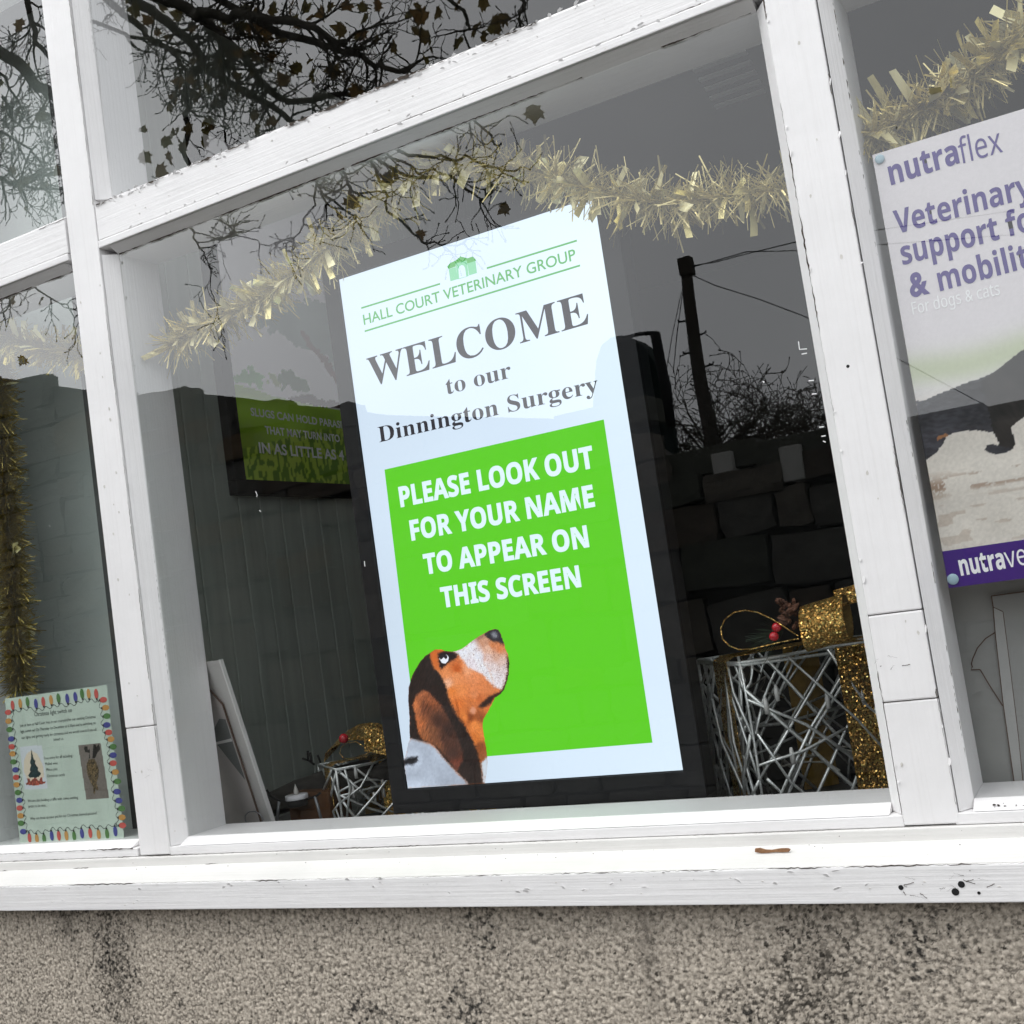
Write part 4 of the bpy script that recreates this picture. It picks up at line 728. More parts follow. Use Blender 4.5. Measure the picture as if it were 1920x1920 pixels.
# ------------------------------------------------------------------ wire present boxes with glitter ribbon
def ribbon(name, pts, widthdir, wd, parent, both=True):
    """band of ribbon along pts, its width along widthdir; the glitter face outside, the plain face inside"""
    pts = [Vector(p) for p in pts]; wv = Vector(widthdir).normalized() * wd / 2; V = []; F = []; n = len(pts)
    for p in pts: V += [p - wv, p + wv]
    for i in range(n - 1): F.append((2 * i, 2 * i + 1, 2 * i + 3, 2 * i + 2))
    me = bpy.data.meshes.new(name); me.from_pydata([tuple(v) for v in V], [], F); me.materials.append(GLIT); me.materials.append(GLITB); me.update()
    o = link(name, me, parent); so_ = o.modifiers.new('thickness', 'SOLIDIFY'); so_.thickness = .0012; so_.offset = -1; so_.material_offset = 1 if both else 0
    return o
def present(label, origin, rot, w_, d_, h_, rw, seed, wire_r, ru):
    rg = random.Random(seed); root = empty('wire_gift_box', label, 'gift box', origin, 'wire gift boxes with gold ribbon')
    M = Matrix.Rotation(rot, 3, 'Z'); O = Vector(origin)
    X = lambda a, b, c: O + M @ Vector((a, b, c))
    C = [(0, 0), (w_, 0), (w_, d_), (0, d_)]
    def wr(a, b, sag=.004):
        a, b = Vector(a), Vector(b); m = (a + b) / 2 + Vector((rg.uniform(-1, 1), rg.uniform(-1, 1), rg.uniform(-1, 1))) * sag
        tube('wire', [a, a.lerp(m, .6) * 1, m, b.lerp(m, .6), b], wire_r * rg.uniform(.8, 1.15), SILVER, root, 5)
    for s in range(4):
        p, q = Vector((*C[s], 0)), Vector((*C[(s + 1) % 4], 0)); hz = Vector((0, 0, h_))
        P = lambda u, v: X(*(p.lerp(q, u) + hz * v))
        wr(P(0, 1), P(1, 1)); wr(P(0, .985), P(1, .99)); wr(P(0, 0), P(0, 1), .002)
        nd = 3 if w_ < .2 else 5
        for k in range(-nd + 1, nd):
            u0, u1 = k / nd, k / nd + .72
            for sg in (0, 1):
                a, b = (u0, 0), (u1, 1)
                if a[0] < 0: t = (0 - u0) / .72; a = (0, t)
                if b[0] > 1: t = (1 - u0) / .72; b = (1, t)
                if a[0] >= 1 or b[0] <= 0 or b[1] <= a[1]: continue
                f = (lambda uv: P(uv[0], uv[1])) if sg == 0 else (lambda uv: P(1 - uv[0], uv[1]))
                j = lambda uv: (min(1, max(0, uv[0] + rg.uniform(-.09, .09))), uv[1])
                wr(f(j(a)), f(j(b)), .013)
        for k in range(5): wr(P(rg.random(), rg.choice((0, rg.random() * .5))), P(rg.random(), rg.choice((1, .5 + rg.random() * .5))), .012)
        for k in range(2): wr(P(0, rg.uniform(.2, .8)), P(rg.uniform(.4, 1), rg.uniform(.2, .8)), .012)
    for k in range(7):                                         # fairy light leads and bulbs inside
        a = X(rg.uniform(.1, .9) * w_, rg.uniform(.1, .9) * d_, rg.uniform(.1, .8) * h_)
        pts = [a]
        for _ in range(5): pts.append(pts[-1] + Vector((rg.uniform(-1, 1), rg.uniform(-1, 1), rg.uniform(-.7, .7))) * w_ * .16)
        tube('light_lead', pts, wire_r * .6, plain('lead', (.35, .34, .30), .4) if 'lead' not in bpy.data.materials else bpy.data.materials['lead'], root, 4)
    LB = bpy.data.materials.get('clear_bulb') or plain('clear_bulb', (.5, .5, .48), .15)
    for k in range(5):
        a = X(rg.uniform(.1, .7) * w_, -.002, rg.uniform(.1, .8) * h_); tube('light_bulb', [a, a + Vector((0, 0, wire_r * 5)), a + Vector((0, 0, wire_r * 9))], [wire_r * 1.4, wire_r * 1.6, wire_r * .8], LB, root, 6)
    e = .004
    for u in (ru,):
        pts = [X(w_ * u, -e, 0), X(w_ * u, -e - .001, h_ * .5), X(w_ * u, -e, h_ + .0), X(w_ * u, .012, h_ + e), X(w_ * u, d_ * .5, h_ + e + .002), X(w_ * u, d_, h_ + e), X(w_ * u, d_ + e, 0)]
        ribbon('ribbon', pts, M @ Vector((1, 0, 0)), rw, root)
    pts = [X(-e, d_ * .42, 0), X(-e, d_ * .42, h_), X(.01, d_ * .42, h_ + e * 2), X(w_ * .5, d_ * .42, h_ + e * 2.5), X(w_, d_ * .42, h_ + e), X(w_ + e, d_ * .42, 0)]
    ribbon('ribbon', pts, M @ Vector((0, -1, 0)), rw * 1.05, root)
    return root, X, M
g1, X1, M1 = present('large silver wire gift box with gold glitter ribbon and bow, beside the right post', (-.588, .205, 1.108), math.radians(37), .275, .225, .258, .066, 5, .0029, .70)
# its bow: one loop seen on edge, one curled loop seen square on
lp = [(-0.4882,0.2,1.3989),(-0.5052,0.2,1.4137),(-0.525,0.2,1.43),(-0.5456,0.2,1.4428),(-0.5639,0.2,1.4484),(-0.5834,0.2,1.4475),(-0.6006,0.2,1.4384),(-0.6098,0.2,1.4244),(-0.6097,0.2,1.4075),(-0.6,0.2,1.3951),(-0.5857,0.2,1.3875),(-0.5667,0.2,1.3857),(-0.5432,0.2,1.3887),(-0.5144,0.2,1.3918),(-0.4891,0.2,1.3935)]
ribbon('bow_loop', lp, (-.30, .95, -.045), .062, g1)
cc = (-0.4438,0.2,1.4126); cu = []
for k in range(19):
    t = PI * (-.5 + k / 18 * 1.86); cu.append((cc[0], cc[1] - math.cos(t) * .030 + .01, cc[2] + math.sin(t) * .036))
ribbon('bow_loop', cu, (1, -.10, .16), .072, g1)
ribbon('bow_tail', [(-0.431,0.235,1.4459),(-0.4124,0.235,1.4481),(-0.3976,0.235,1.4506),(-0.3763,0.235,1.4496)], (0, .5, 1), .03, g1, False)
for q in ((805, 440), (782, 517)):
    pass
ball('berry', (-0.5117,0.175,1.4165), .0078, RED, g1); ball('berry', (-0.5174,0.172,1.4033), .0076, RED, g1)
NEED = noisy('pine_needle', [(.3, (.012, .03, .018)), (.7, (.03, .055, .03))], (50, 50, 50), .6, 0); CONE = noisy('pine_cone', [(.3, (.06, .025, .015)), (.7, (.16, .07, .04))], (80, 80, 80), .7, .3)
J = Joined(); rg = random.Random(9); b0 = Vector((-0.51,0.2,1.4069))
for k in range(60):
    d = Vector((rg.uniform(-1, -.2), rg.uniform(-.5, .5), rg.uniform(-.5, .35))).normalized(); J.add(*tube_data([b0, b0 + d * rg.uniform(.03, .062)], [.0006, .0003], 4))
tag(J.build('pine_sprig', NEED, g1), kind='stuff')
J = Joined()
for k in range(34):
    t = k / 34; c = Vector((-0.5001,0.21,1.4326)) + Vector((rg.uniform(-.012, .012), rg.uniform(-.012, .012), (t - .5) * .045)); a = rg.uniform(0, 2 * PI)
    d = Vector((math.cos(a), math.sin(a), .5)); J.add(*tube_data([c, c + d * .007, c + d * .012], [.003, .0035, .001], 5))
tag(J.build('pine_cone', CONE, g1), kind='stuff')
g2, X2, M2 = present('small silver wire gift box with gold glitter ribbon, left of the screen beside the candle', (-1.505, .315, 1.108), math.radians(52), .185, .15, .125, .042, 6, .0027, .60)
lp = [(-1.4622,0.36,1.2695),(-1.4787,0.36,1.2806),(-1.5035,0.36,1.2799),(-1.5205,0.36,1.2712),(-1.5256,0.36,1.2592),(-1.5179,0.36,1.2487),(-1.4971,0.36,1.2436),(-1.4688,0.36,1.2479),(-1.4492,0.36,1.2564)]
ribbon('bow_loop', lp, (-.62, .78, -.1), .045, g2, False)
lp = [(-1.5757,0.4,1.2556),(-1.5696,0.4,1.273),(-1.5486,0.4,1.2841),(-1.5185,0.4,1.2945),(-1.49,0.4,1.296),(-1.4688,0.4,1.2931),(-1.4371,0.4,1.2807),(-1.4419,0.4,1.2513),(-1.4678,0.4,1.2432)]; ribbon('bow_loop', lp, (.1, 1, .5), .06, g2, False)
ribbon('bow_tail', [(-1.4568,0.36,1.2839),(-1.4333,0.36,1.2797),(-1.4074,0.36,1.2729),(-1.3997,0.36,1.2651)], (0, .2, 1), .05, g2, False)
ball('berry', (-1.4941,0.34,1.2912), .0105, RED, g2)
g3, X3, M3 = present('wire gift box mostly hidden behind the screen, its foot showing below the bezel', (-1.30, .30, 1.107), math.radians(40), .20, .15, .12, .05, 7, .002, .6)

# ------------------------------------------------------------------ candle, holder and log left of the small box
WAX = plain('candle_white', (.72, .72, .74), .4); FL = plain('candle_flame_tip', (.62, .60, .56), .2)
cdl = empty('tealight_candle', 'small white battery tealight with clear pointed tip standing on a dark rim', 'candle', (-1.6054,0.3,1.1639))
c0 = (-1.6031,0.3,1.178)
lathe('black_base', [(.019, 0), (.021, .002), (.021, .013), (.0195, .0135)], (c0[0], c0[1], c0[2] - .011), BLACK, cdl); lathe('white_top', [(.0232, 0), (.0235, .001), (.0235, .0085), (.0225, .0095)], (c0[0], c0[1], c0[2] + .003), WAX, cdl)
lathe('flame_tip', [(.0045, 0), (.0052, .004), (.005, .008), (.0033, .013), (.0012, .018), (.0003, .022)], (c0[0], c0[1], c0[2] + .0125), FL, cdl, 14)
HM = noisy('holder_brown', [(.3, (.07, .03, .012)), (.7, (.13, .06, .025))], (14, 14, 60), .6, .2); GREYM = plain('grey_metal', (.22, .23, .24), .4, .5)
hd = empty('candle_holder', 'brown wooden block with black rim and grey metal legs under the tealight', 'candle holder', (c0[0], .31, 1.105))
box('wooden_block', (c0[0] - .046, .325, 1.106), (c0[0] + .062, .40, 1.188), HM, hd, .004)
for a in ([(-1.6508,0.3,1.1791),(-1.6672,0.3,1.1279)], [(-1.5552,0.3,1.1841),(-1.5447,0.3,1.1254)]): tube('leg', a, .0032, GREYM, hd, 6)
tube('rim', [(-1.6807,0.3,1.2042),(-1.673,0.3,1.1914),(-1.6522,0.3,1.1804),(-1.6272,0.3,1.1759),(-1.5954,0.3,1.1768),(-1.5697,0.3,1.1812),(-1.5504,0.3,1.185),(-1.5402,0.3,1.1906)], .0024, BLACK, hd, 6)
LOG = noisy('dark_bark', [(.3, (.015, .014, .012)), (.7, (.05, .045, .04))], (20, 60, 60), .9, .7, dist=.006)
lg = empty('log_reindeer', 'dark bark log ornament with black twig antlers behind the tealight', 'ornament', (-1.7166,0.44,1.1552))
tube('log', [(-1.7749,0.4,1.1526),(-1.6807,0.4,1.1757),(-1.5902,0.4,1.1936),(-1.5031,0.4,1.2087),(-1.4068,0.4,1.2139)], [.026, .03, .031, .028, .02], LOG, lg, 14)
for a in ([(-1.6439,0.42,1.2321),(-1.6588,0.42,1.2422),(-1.6747,0.42,1.2471)], [(-1.6588,0.42,1.2422),(-1.6571,0.42,1.2629)], [(-1.6512,0.42,1.2378),(-1.652,0.42,1.2594)], [(-1.627,0.42,1.2349),(-1.6324,0.42,1.2521)]): tube('antler', a, .0025, BLACK, lg, 5)

# ------------------------------------------------------------------ show cards seen from behind
c1 = empty('show_card', 'white cardboard show card seen from behind with cut-out strut, beside left post', 'card', (-1.65, .2, 1.106), 'show cards seen from behind')
XE = -1.5916
def lean(a, b):                                                # card plane: a along the card, b up it; the top leans towards the glass
    t = (b - 1.106) / (1.4882 - 1.106); y = .2227 - (.2227 - .1171) * t
    return lambda off: (XE - a * .94, y + a * .34 - off, b)
def slab(name, P, t0, t1, mat, parent, fn):
    n = len(P); V = [fn(*p)(t1) for p in P] + [fn(*p)(t0) for p in P]
    bm = bmesh.new(); vs = [bm.verts.new(v) for v in V]
    bm.faces.new(vs[:n]); bm.faces.new(vs[n:][::-1])
    for i in range(n): bm.faces.new((vs[i], vs[n + i], vs[n + (i + 1) % n], vs[(i + 1) % n]))
    bmesh.ops.recalc_face_normals(bm, faces=bm.faces[:]); return bmobj(name, bm, mat, parent)
slab('card_board', [(0, 1.106), (.20, 1.106), (.20, 1.4882), (0, 1.4882)], 0, .006, WHITECARD, c1, lean)
slab('card_edge', [(-.004, 1.106), (.0005, 1.106), (.0005, 1.489), (-.004, 1.489)], -.002, .0075, CARDEDGE, c1, lean)
STRUT = noisy('strut_card', [(.3, (.50, .46, .44)), (.7, (.57, .53, .51))], (9, 9, 9), .7, .05)
slab('strut', [(.04, 1.106), (.19, 1.106), (.19, 1.43), (.075, 1.43), (.04, 1.40)], .008, .0105, STRUT, c1, lean)
slab('strut_fold', [(.0365, 1.106), (.0395, 1.106), (.0395, 1.40), (.074, 1.432), (.072, 1.434), (.0365, 1.402)], .008, .0118, BROWN_EDGE, c1, lean)
slab('strut_slot', [(.046, 1.245), (.046, 1.37), (.07, 1.372), (.105, 1.352), (.12, 1.325)], .0108, .0118, plain('slot_shade', (.16, .17, .165), .8), c1, lean)
slab('strut_tab', [(.046, 1.325), (.125, 1.318), (.125, 1.323), (.046, 1.331)], .0122, .0132, CARDEDGE, c1, lean)
tube('wire_hook', [(-1.641,0.19,1.1534),(-1.6486,0.19,1.1643),(-1.647,0.19,1.1737),(-1.6365,0.19,1.1804),(-1.6209,0.19,1.1808),(-1.6064,0.19,1.1743),(-1.6018,0.19,1.1647),(-1.6085,0.19,1.1521)], .0012, GREYM, c1, 5)
c2 = empty('show_card', 'large grey cardboard show card seen from behind with folded strut, under the poster', 'card', (0, .2, 1.106), 'show cards seen from behind')
CY = .165
def flat(a, b): return lambda off: (a, CY - off, b)
slab('card_board', [(-.27, 1.106), (.25, 1.106), (.25, 1.56), (-.27, 1.56)], 0, .006, noisy('grey_card', [(.3, (.30, .30, .285)), (.7, (.35, .35, .335))], (6, 6, 6), .7, .05), c2, flat)
SG = noisy('grey_strut', [(.3, (.31, .31, .295)), (.7, (.36, .36, .345))], (6, 6, 6), .7, .05)
s_o = [(-0.1953,1.4242),(-0.1041,1.4286),(-0.1506,1.1528),(-0.2095,1.1578),(-0.2049,1.2728),(-0.1974,1.3696),(-0.1971,1.4083)]
slab('strut', s_o, .0065, .0085, SG, c2, flat)
LS = BROWN_EDGE
for P in ("875,150 1140,115 1300,95", "875,150 888,235 960,268", "888,235 905,440 965,970 1050,1580", "960,268 1015,700 1075,1200 1115,1590", "900,425 830,470 770,540 735,620 725,660 732,680 722,705 790,702", "790,702 860,820 960,975"):
    pass
for P in ([(-0.195,1.4243),(-0.1487,1.4246),(-0.1214,1.4246)], [(-0.195,1.4243),(-0.1954,1.4083),(-0.184,1.4006)], [(-0.1954,1.4083),(-0.1988,1.3701),(-0.2049,1.2714),(-0.2091,1.1584)], [(-0.184,1.4006),(-0.188,1.3201),(-0.1931,1.2276),(-0.1983,1.156)],
          [(-0.1992,1.3729),(-0.2128,1.366),(-0.2254,1.3542),(-0.2341,1.34),(-0.2371,1.3328),(-0.2365,1.3289),(-0.239,1.3245),(-0.227,1.3238)], [(-0.227,1.3238),(-0.2184,1.3007),(-0.2059,1.2705)]):
    stroke('cut_line', P, .0016, lambda a, b: (a, CY - .0092, b), LS, c2)
slab('strut_flap', [(-0.1948,1.4076),(-0.1841,1.4002),(-0.188,1.3201),(-0.1931,1.2276),(-0.1987,1.1564),(-0.2084,1.1584),(-0.2044,1.2713),(-0.1983,1.37)], .0088, .0094, noisy('pale_flap', [(.3, (.40, .40, .385)), (.7, (.45, .45, .43))], (6, 6, 6), .7, .05), c2, flat)

# ================================================================== THE STREET BEHIND THE CAMERA, SEEN IN THE GLASS
ASPH = noisy('asphalt', [(.3, (.04, .04, .04)), (.7, (.06, .06, .058))], (40, 40, 40), .9, .4, dist=.004)
PAVE = noisy('pavement_slab', [(.3, (.16, .155, .15)), (.7, (.22, .21, .20))], (10, 10, 10), .9, .3)
GRASS = noisy('rough_grass', [(.3, (.03, .05, .02)), (.7, (.06, .085, .035))], (3, 3, 3), .95, .6, dist=.03)
struct(mesh('ground', [(-150, -200, -.12), (150, -200, -.12), (150, 60, -.12), (-150, 60, -.12)], [(0, 1, 2, 3)], GRASS))
struct(box('road', (-60, -4.4, -.2), (60, -1.9, -.1), ASPH)); struct(box('pavement', (-60, -1.9, -.2), (60, -.024, 0), PAVE)); struct(box('verge', (-60, -5.3, -.2), (60, -4.4, -.02), PAVE))
# old stone wall: its top ramps down to the right, then runs level under a coping
top = [(-8.6582,-5,4.2829),(-7.9978,-5,4.0614),(-7.2573,-5,3.8267),(-6.458,-5,3.5884),(-6.1256,-5,3.5529),(-5.7123,-5,3.4324),(-5.13,-5,3.2406),(-4.7588,-5,3.1446),(-4.4961,-5,3.0422),(-4.1086,-5,2.9484),(-3.6574,-5,2.8488),(-3.1191,-5,2.724),(-2.7259,-5,2.6034),(-2.5335,-5,2.3524),(-2.3413,-5,2.2459),(-1.9257,-5,2.2244),(-1.486,-5,2.2072),(-0.9595,-5,2.18),(-0.4716,-5,2.152)]
sw = empty('stone_wall', 'high old rubble stone wall reflected across the street, its top ramping down', 'wall', (-5, -5, 0))
MORTAR = noisy('old_mortar', [(.3, (.055, .053, .047)), (.7, (.085, .081, .072))], (15, 15, 15), .95, .5, dist=.01)
STN = [noisy('rubble_stone_' + n, [(.3, tuple(c * .6 for c in col)), (.7, col)], (14, 14, 14), .95, 1.0, dist=.03) for n, col in (('grey', (.135, .13, .115)), ('buff', (.16, .142, .115)), ('brown', (.11, .088, .068)), ('ochre', (.15, .10, .055)), ('moss', (.085, .09, .07)))]
def topz(x):
    if x <= top[0][0]: return top[0][2]
    for a, b in zip(top, top[1:]):
        if a[0] <= x <= b[0]: return a[2] + (b[2] - a[2]) * (x - a[0]) / (b[0] - a[0])
    return top[-1][2]
rg = random.Random(21)
xsv = [-30, top[0][0]] + [top[0][0] + i * .25 for i in range(1, int((6 - top[0][0]) / .25))] + [10]
V = []; F = []
for i, x in enumerate(xsv):
    z = max(.3, topz(x) - .05)
    V += [(x, -5.0, -.1), (x, -5.0, z), (x, -5.45, z), (x, -5.45, -.1)]
    if i:
        a, b = 4 * i - 4, 4 * i
        for k in range(3): F.append((a + k, a + k + 1, b + k + 1, b + k))
mesh('mortar_core', V, F, MORTAR, sw)
def stone_mesh(sx, sy, sz, seed):
    r = random.Random(seed); bm = bmesh.new(); bmesh.ops.create_cube(bm, size=1); bmesh.ops.subdivide_edges(bm, edges=bm.edges[:], cuts=2, use_grid_fill=True)
    for v in bm.verts:
        v.co = Vector((v.co.x * sx, v.co.y * sy, v.co.z * sz)); c = v.co.copy(); k = sum(abs(abs(a) - s / 2) < 1e-6 for a, s in zip(c, (sx, sy, sz)))
        f = (1, 1, .985, .95)[k]; v.co = Vector((c.x * f, c.y * f, c.z * f)) + Vector((r.uniform(-1, 1), r.uniform(-1, 1), r.uniform(-1, 1))) * .011
    me = bpy.data.meshes.new('stone'); bm.to_mesh(me); bm.free(); return me
SM = {}
def stone(x, z, lx, lz, seed):
    key = (round(lx * 10), round(lz * 20), seed % 3, rg.randrange(5))
    if key not in SM: me = stone_mesh(key[0] / 10, .22, key[1] / 20, seed); me.materials.append(STN[(0, 1, 2, 4, 0, 1, 2, 3)[rg.randrange(8)]]); SM[key] = me
    o = bpy.data.objects.new('stone', SM[key]); COL.objects.link(o); o.parent = sw; o.location = Vector((x, -4.985 + rg.uniform(-.02, .03), z + rg.uniform(-.03, .03))) - sw.location; o.rotation_euler = (0, rg.uniform(-.09, .09), rg.uniform(-.05, .05)); o.scale = (lx / (key[0] / 10) * .97, 1, lz / (key[1] / 20) * .95)
rest = Joined(); z = -.1; cnt = 0
while z < 4.3:
    ch = rg.uniform(.14, .34); x = -11 + rg.uniform(0, .3)
    while x < 1.6:
        lx = rg.uniform(.18, .62)
        if z + ch < topz(x + lx / 2) - .0:
            if -8.0 < x < -.4 and z > .75 and cnt < 290: stone(x + lx / 2, z + ch / 2, lx, ch, rg.randrange(1000)); cnt += 1
            else:
                me = stone_mesh(lx * .96, .2, ch * .94, rg.randrange(999)); rest.add([v.co + Vector((x + lx / 2, -4.985, z + ch / 2)) for v in me.vertices], [tuple(p.vertices) for p in me.polygons]); bpy.data.meshes.remove(me)
        x += lx
    z += ch
tag(rest.build('stone_courses', STN[0], sw), kind='stuff')
x = -3.1
while x < 2:                                                   # dark coping along the level part
    box('coping_stone', (x, -5.2, topz(x + .3) - .10), (x + .64, -4.92, topz(x + .3) + .055), STN[4], sw, .012); x += .62
PALE = noisy('pale_block', [(.3, (.42, .42, .40)), (.7, (.52, .52, .50))], (9, 9, 9), .8, .3)
for (p, nm) in (([(-1.6314,-4.896,2.1)][0], 0), ([(-2.0311,-4.896,2.1378)][0], 1)):
    box('pale_block', (p[0] - .07, -5.0, p[2] - .10), (p[0] + .05, -4.86, p[2] + .10), PALE, sw, .006)
# utility pole and its wires
WOODP = noisy('pole_timber', [(.3, (.03, .025, .02)), (.7, (.06, .05, .04))], (30, 30, 3), .9, .4)
pp = [(-3.0422,-7.946,4.2937),(-3.0626,-7.946,3.9633),(-3.0763,-7.946,3.5849),(-3.0823,-7.946,3.254),(-3.0659,-7.946,2.826)]; pole = empty('utility_pole', 'tall dark timber telegraph pole reflected behind the level stone wall', 'pole', (pp[-1][0], pp[-1][1], 0))
tube('pole_shaft', [(pp[-1][0], pp[-1][1], -.1)] + pp[::-1], [.075, .064, .06, .056, .052, .048], WOODP, pole, 12)
tp = Vector(pp[0]); box('pole_cap', tp + Vector((-.056, -.06, -.13)), tp + Vector((.058, .06, .03)), WOODP, pole, .01)
for k, p in enumerate([(-3.0742,-7.946,3.775),(-3.0796,-7.946,3.6238),(-3.0726,-7.946,3.4889),(-3.0577,-7.946,3.3431),(-3.0523,-7.946,3.1999),(-3.0544,-7.946,3.0117)]):
    s = 1 if k % 2 else -1; tube('step_iron', [Vector(p), Vector(p) + Vector((.11 * s, 0, .01)), Vector(p) + Vector((.12 * s, 0, .03))], .009, BLACK, pole, 5)
for k, ends in enumerate(([(-3.0498,-7.946,4.2477),(-2.7862,-7.946,4.2134),(-2.5005,-7.946,4.2095),(-2.0429,-7.946,4.1916),(-0.423,-7.946,3.9698)], [(-3.0537,-7.946,4.2248),(-2.4975,-7.946,4.2274),(-2.0561,-7.946,4.1127),(-0.4535,-7.946,3.7886)], [(-3.0575,-7.946,4.2018),(-2.8187,-7.946,4.0182),(-2.4734,-7.946,3.81),(-2.144,-7.946,3.5872),(-1.5999,-7.946,3.1838),(0.5385,-7.946,1.3176)], [(-3.0699,-7.946,4.1571),(-3.2518,-7.946,3.7234),(-3.3637,-7.946,3.4135)], [(-3.0699,-7.946,4.1571),(-3.2134,-7.946,3.7139),(-3.3133,-7.946,3.354)])):
    tag(tube('overhead_wire', ends, .0042, BLACK, None, 4), ('upper telephone wire running right from the pole top', 'second telephone wire running right just under the upper one', 'telephone wire sloping down to the right from the pole', 'left stay wire dropping steeply from the pole', 'right stay wire dropping steeply beside the pole')[k], 'wire', 'wires on the telegraph pole')
# unidentified dark green form, built as a dome with an upright black pipe
GT = noisy('dark_green_coat', [(.3, (.004, .012, .010)), (.7, (.008, .02, .017))], (4, 4, 4), .75, .1, spec=.1)
tk = empty('green_form', 'dark green domed tank with an upright black pipe reflected beside the screen', 'form', (-4, -6.6, 0))
prof = [(-2.7994,-6.146,2.3616),(-2.7877,-6.146,2.6771),(-2.7724,-6.146,2.966),(-2.79,-6.146,3.1071),(-2.8481,-6.146,3.2309),(-2.9197,-6.146,3.3035),(-2.997,-6.146,3.3461),(-3.0814,-6.146,3.3506),(-3.1606,-6.146,3.3136),(-3.2215,-6.146,3.2074),(-3.2981,-6.146,2.9031),(-3.387,-6.146,2.4725)]
V = [(p[0], -6.05, p[2]) for p in prof] + [(p[0], -6.3, p[2]) for p in prof]; n = len(prof)
V += [(prof[0][0], -6.05, -.1), (prof[-1][0], -6.05, -.1), (prof[0][0], -6.3, -.1), (prof[-1][0], -6.3, -.1)]
mesh('domed_body', V, [tuple(range(n)) + (2 * n + 1, 2 * n), tuple(range(n, 2 * n))[::-1] + (2 * n + 2, 2 * n + 3)] + [(i, n + i, n + i + 1, i + 1) for i in range(n - 1)], GT, tk)
tube('upright_pipe', [(-2.717,-5.996,2.6128),(-2.7113,-5.996,2.9361),(-2.7218,-5.996,3.1882),(-2.7252,-5.996,3.2893)], .036, BLACK, tk, 10); tube('pipe_arm', [(-2.7135,-5.996,3.2864),(-2.8363,-5.996,3.3088),(-2.9606,-5.996,3.3079),(-3.0461,-5.996,3.2973)], .016, BLACK, tk, 6)
# bush behind the wall
BARK = noisy('bark', [(.3, (.04, .036, .027)), (.7, (.09, .08, .06))], (12, 12, 12), .9, .5, dist=.01)
TMIN = .0026
def grow(J, p, d, ln, r, rg, depth, tips, spread=.9, kink=.35, up=0.0, curl=0.0):
    pts = [p]; n = 5; dd = d.normalized(); rr = []
    for i in range(n):
        dd = (dd + Vector((rg.uniform(-1, 1), rg.uniform(-1, 1) * .6, rg.uniform(-1, 1))) * kink * .5 + Vector((0, 0, up)) * .25).normalized(); pts.append(pts[-1] + dd * ln / n)
    rr = [max(TMIN, r * (1 - .6 * i / n)) for i in range(n + 1)]
    J.add(*tube_data(pts, rr, 4 if r < .012 else 6, False))
    tips.append((pts[-1], dd))
    if r < .006: J.add(*tube_data([pts[-1], pts[-1] + dd * .012, pts[-1] + dd * .02], [rr[-1] * 1.2, rr[-1] * 1.9, rr[-1] * .6], 4, False))
    if depth > 0:
        for k in range(rg.choice((2, 3, 3, 4))):
            i = rg.randint(1, n); a = rg.choice((-1, 1)) * rg.uniform(.4, 1.1) * spread
            perp = dd.cross(Vector((rg.uniform(-.3, .3), 1, rg.uniform(-.3, .3)))).normalized()
            nd = (dd * math.cos(a) + perp * math.sin(a) + Vector((0, rg.uniform(-.4, .4), 0))).normalized()
            grow(J, pts[i], nd, ln * rg.uniform(.45, .75), max(TMIN, rr[i] * .7), rg, depth - 1, tips, spread, kink, up)
rg = random.Random(31)
for bi, (px, label) in enumerate(((0, 'leafless tangled bush arching right of the telegraph pole'), (1, 'low bare bush along the wall top at far right of main pane'), (2, 'small scrubby bush between the green tank and the pole'))):
    bp_ = ([(-2.5911,-6.546,2.427)][0], [(-2.1188,-6.546,2.3744)][0], [(-2.8403,-6.546,2.4349)][0])[bi]
    bsh = empty('bare_bush', label, 'bush', (bp_[0], bp_[1], -.1), 'bare bushes behind the wall'); J = Joined(); tips = []
    for k in range((26, 20, 12)[bi]):
        d = Vector((rg.uniform(-.2, 1.3) if bi == 0 else rg.uniform(-.8, .8), rg.uniform(-.3, .3), rg.uniform(.35, 1)))
        b0 = Vector(bp_) + Vector((rg.uniform(-.25, .25), rg.uniform(-.3, .1), -.1)); grow(J, b0, d, (.62, .36, .34)[bi] * rg.uniform(.7, 1.1), .011, rg, 3 if bi < 2 else 2, tips, 1.0, .7, -.22 if bi == 0 else -.05)
    J.add(*tube_data([(bp_[0], bp_[1], -.1), (bp_[0] + .05, bp_[1], bp_[2])], [.05, .03], 6)); tag(J.build('twigs', BARK, bsh), kind='stuff')
# the sycamore overhanging the street
tree = empty('sycamore_tree', 'big sycamore with bare dark branches and a few brown leaves, reflected in upper left panes', 'tree', (-10.2, -4.9, -.1))
LEAFM = [noisy('dead_leaf_' + n, [(.3, tuple(c * .6 for c in col)), (.7, col)], (25, 25, 25), .8, .3) for n, col in (('brown', (.25, .18, .06)), ('olive', (.26, .215, .065)), ('rust', (.32, .19, .06)))]
for m in LEAFM:
    t = m.node_tree; b = t.nodes['Principled BSDF']; tl = N(t, 'ShaderNodeBsdfTranslucent'); mx_ = N(t, 'ShaderNodeMixShader'); mx_.inputs[0].default_value = .5
    src_ = b.inputs['Base Color'].links[0].from_socket; t.links.new(src_, tl.inputs[0]); ou = [n for n in t.nodes if n.type == 'OUTPUT_MATERIAL'][0]
    t.links.new(b.outputs[0], mx_.inputs[1]); t.links.new(tl.outputs[0], mx_.inputs[2]); t.links.new(mx_.outputs[0], ou.inputs[0])
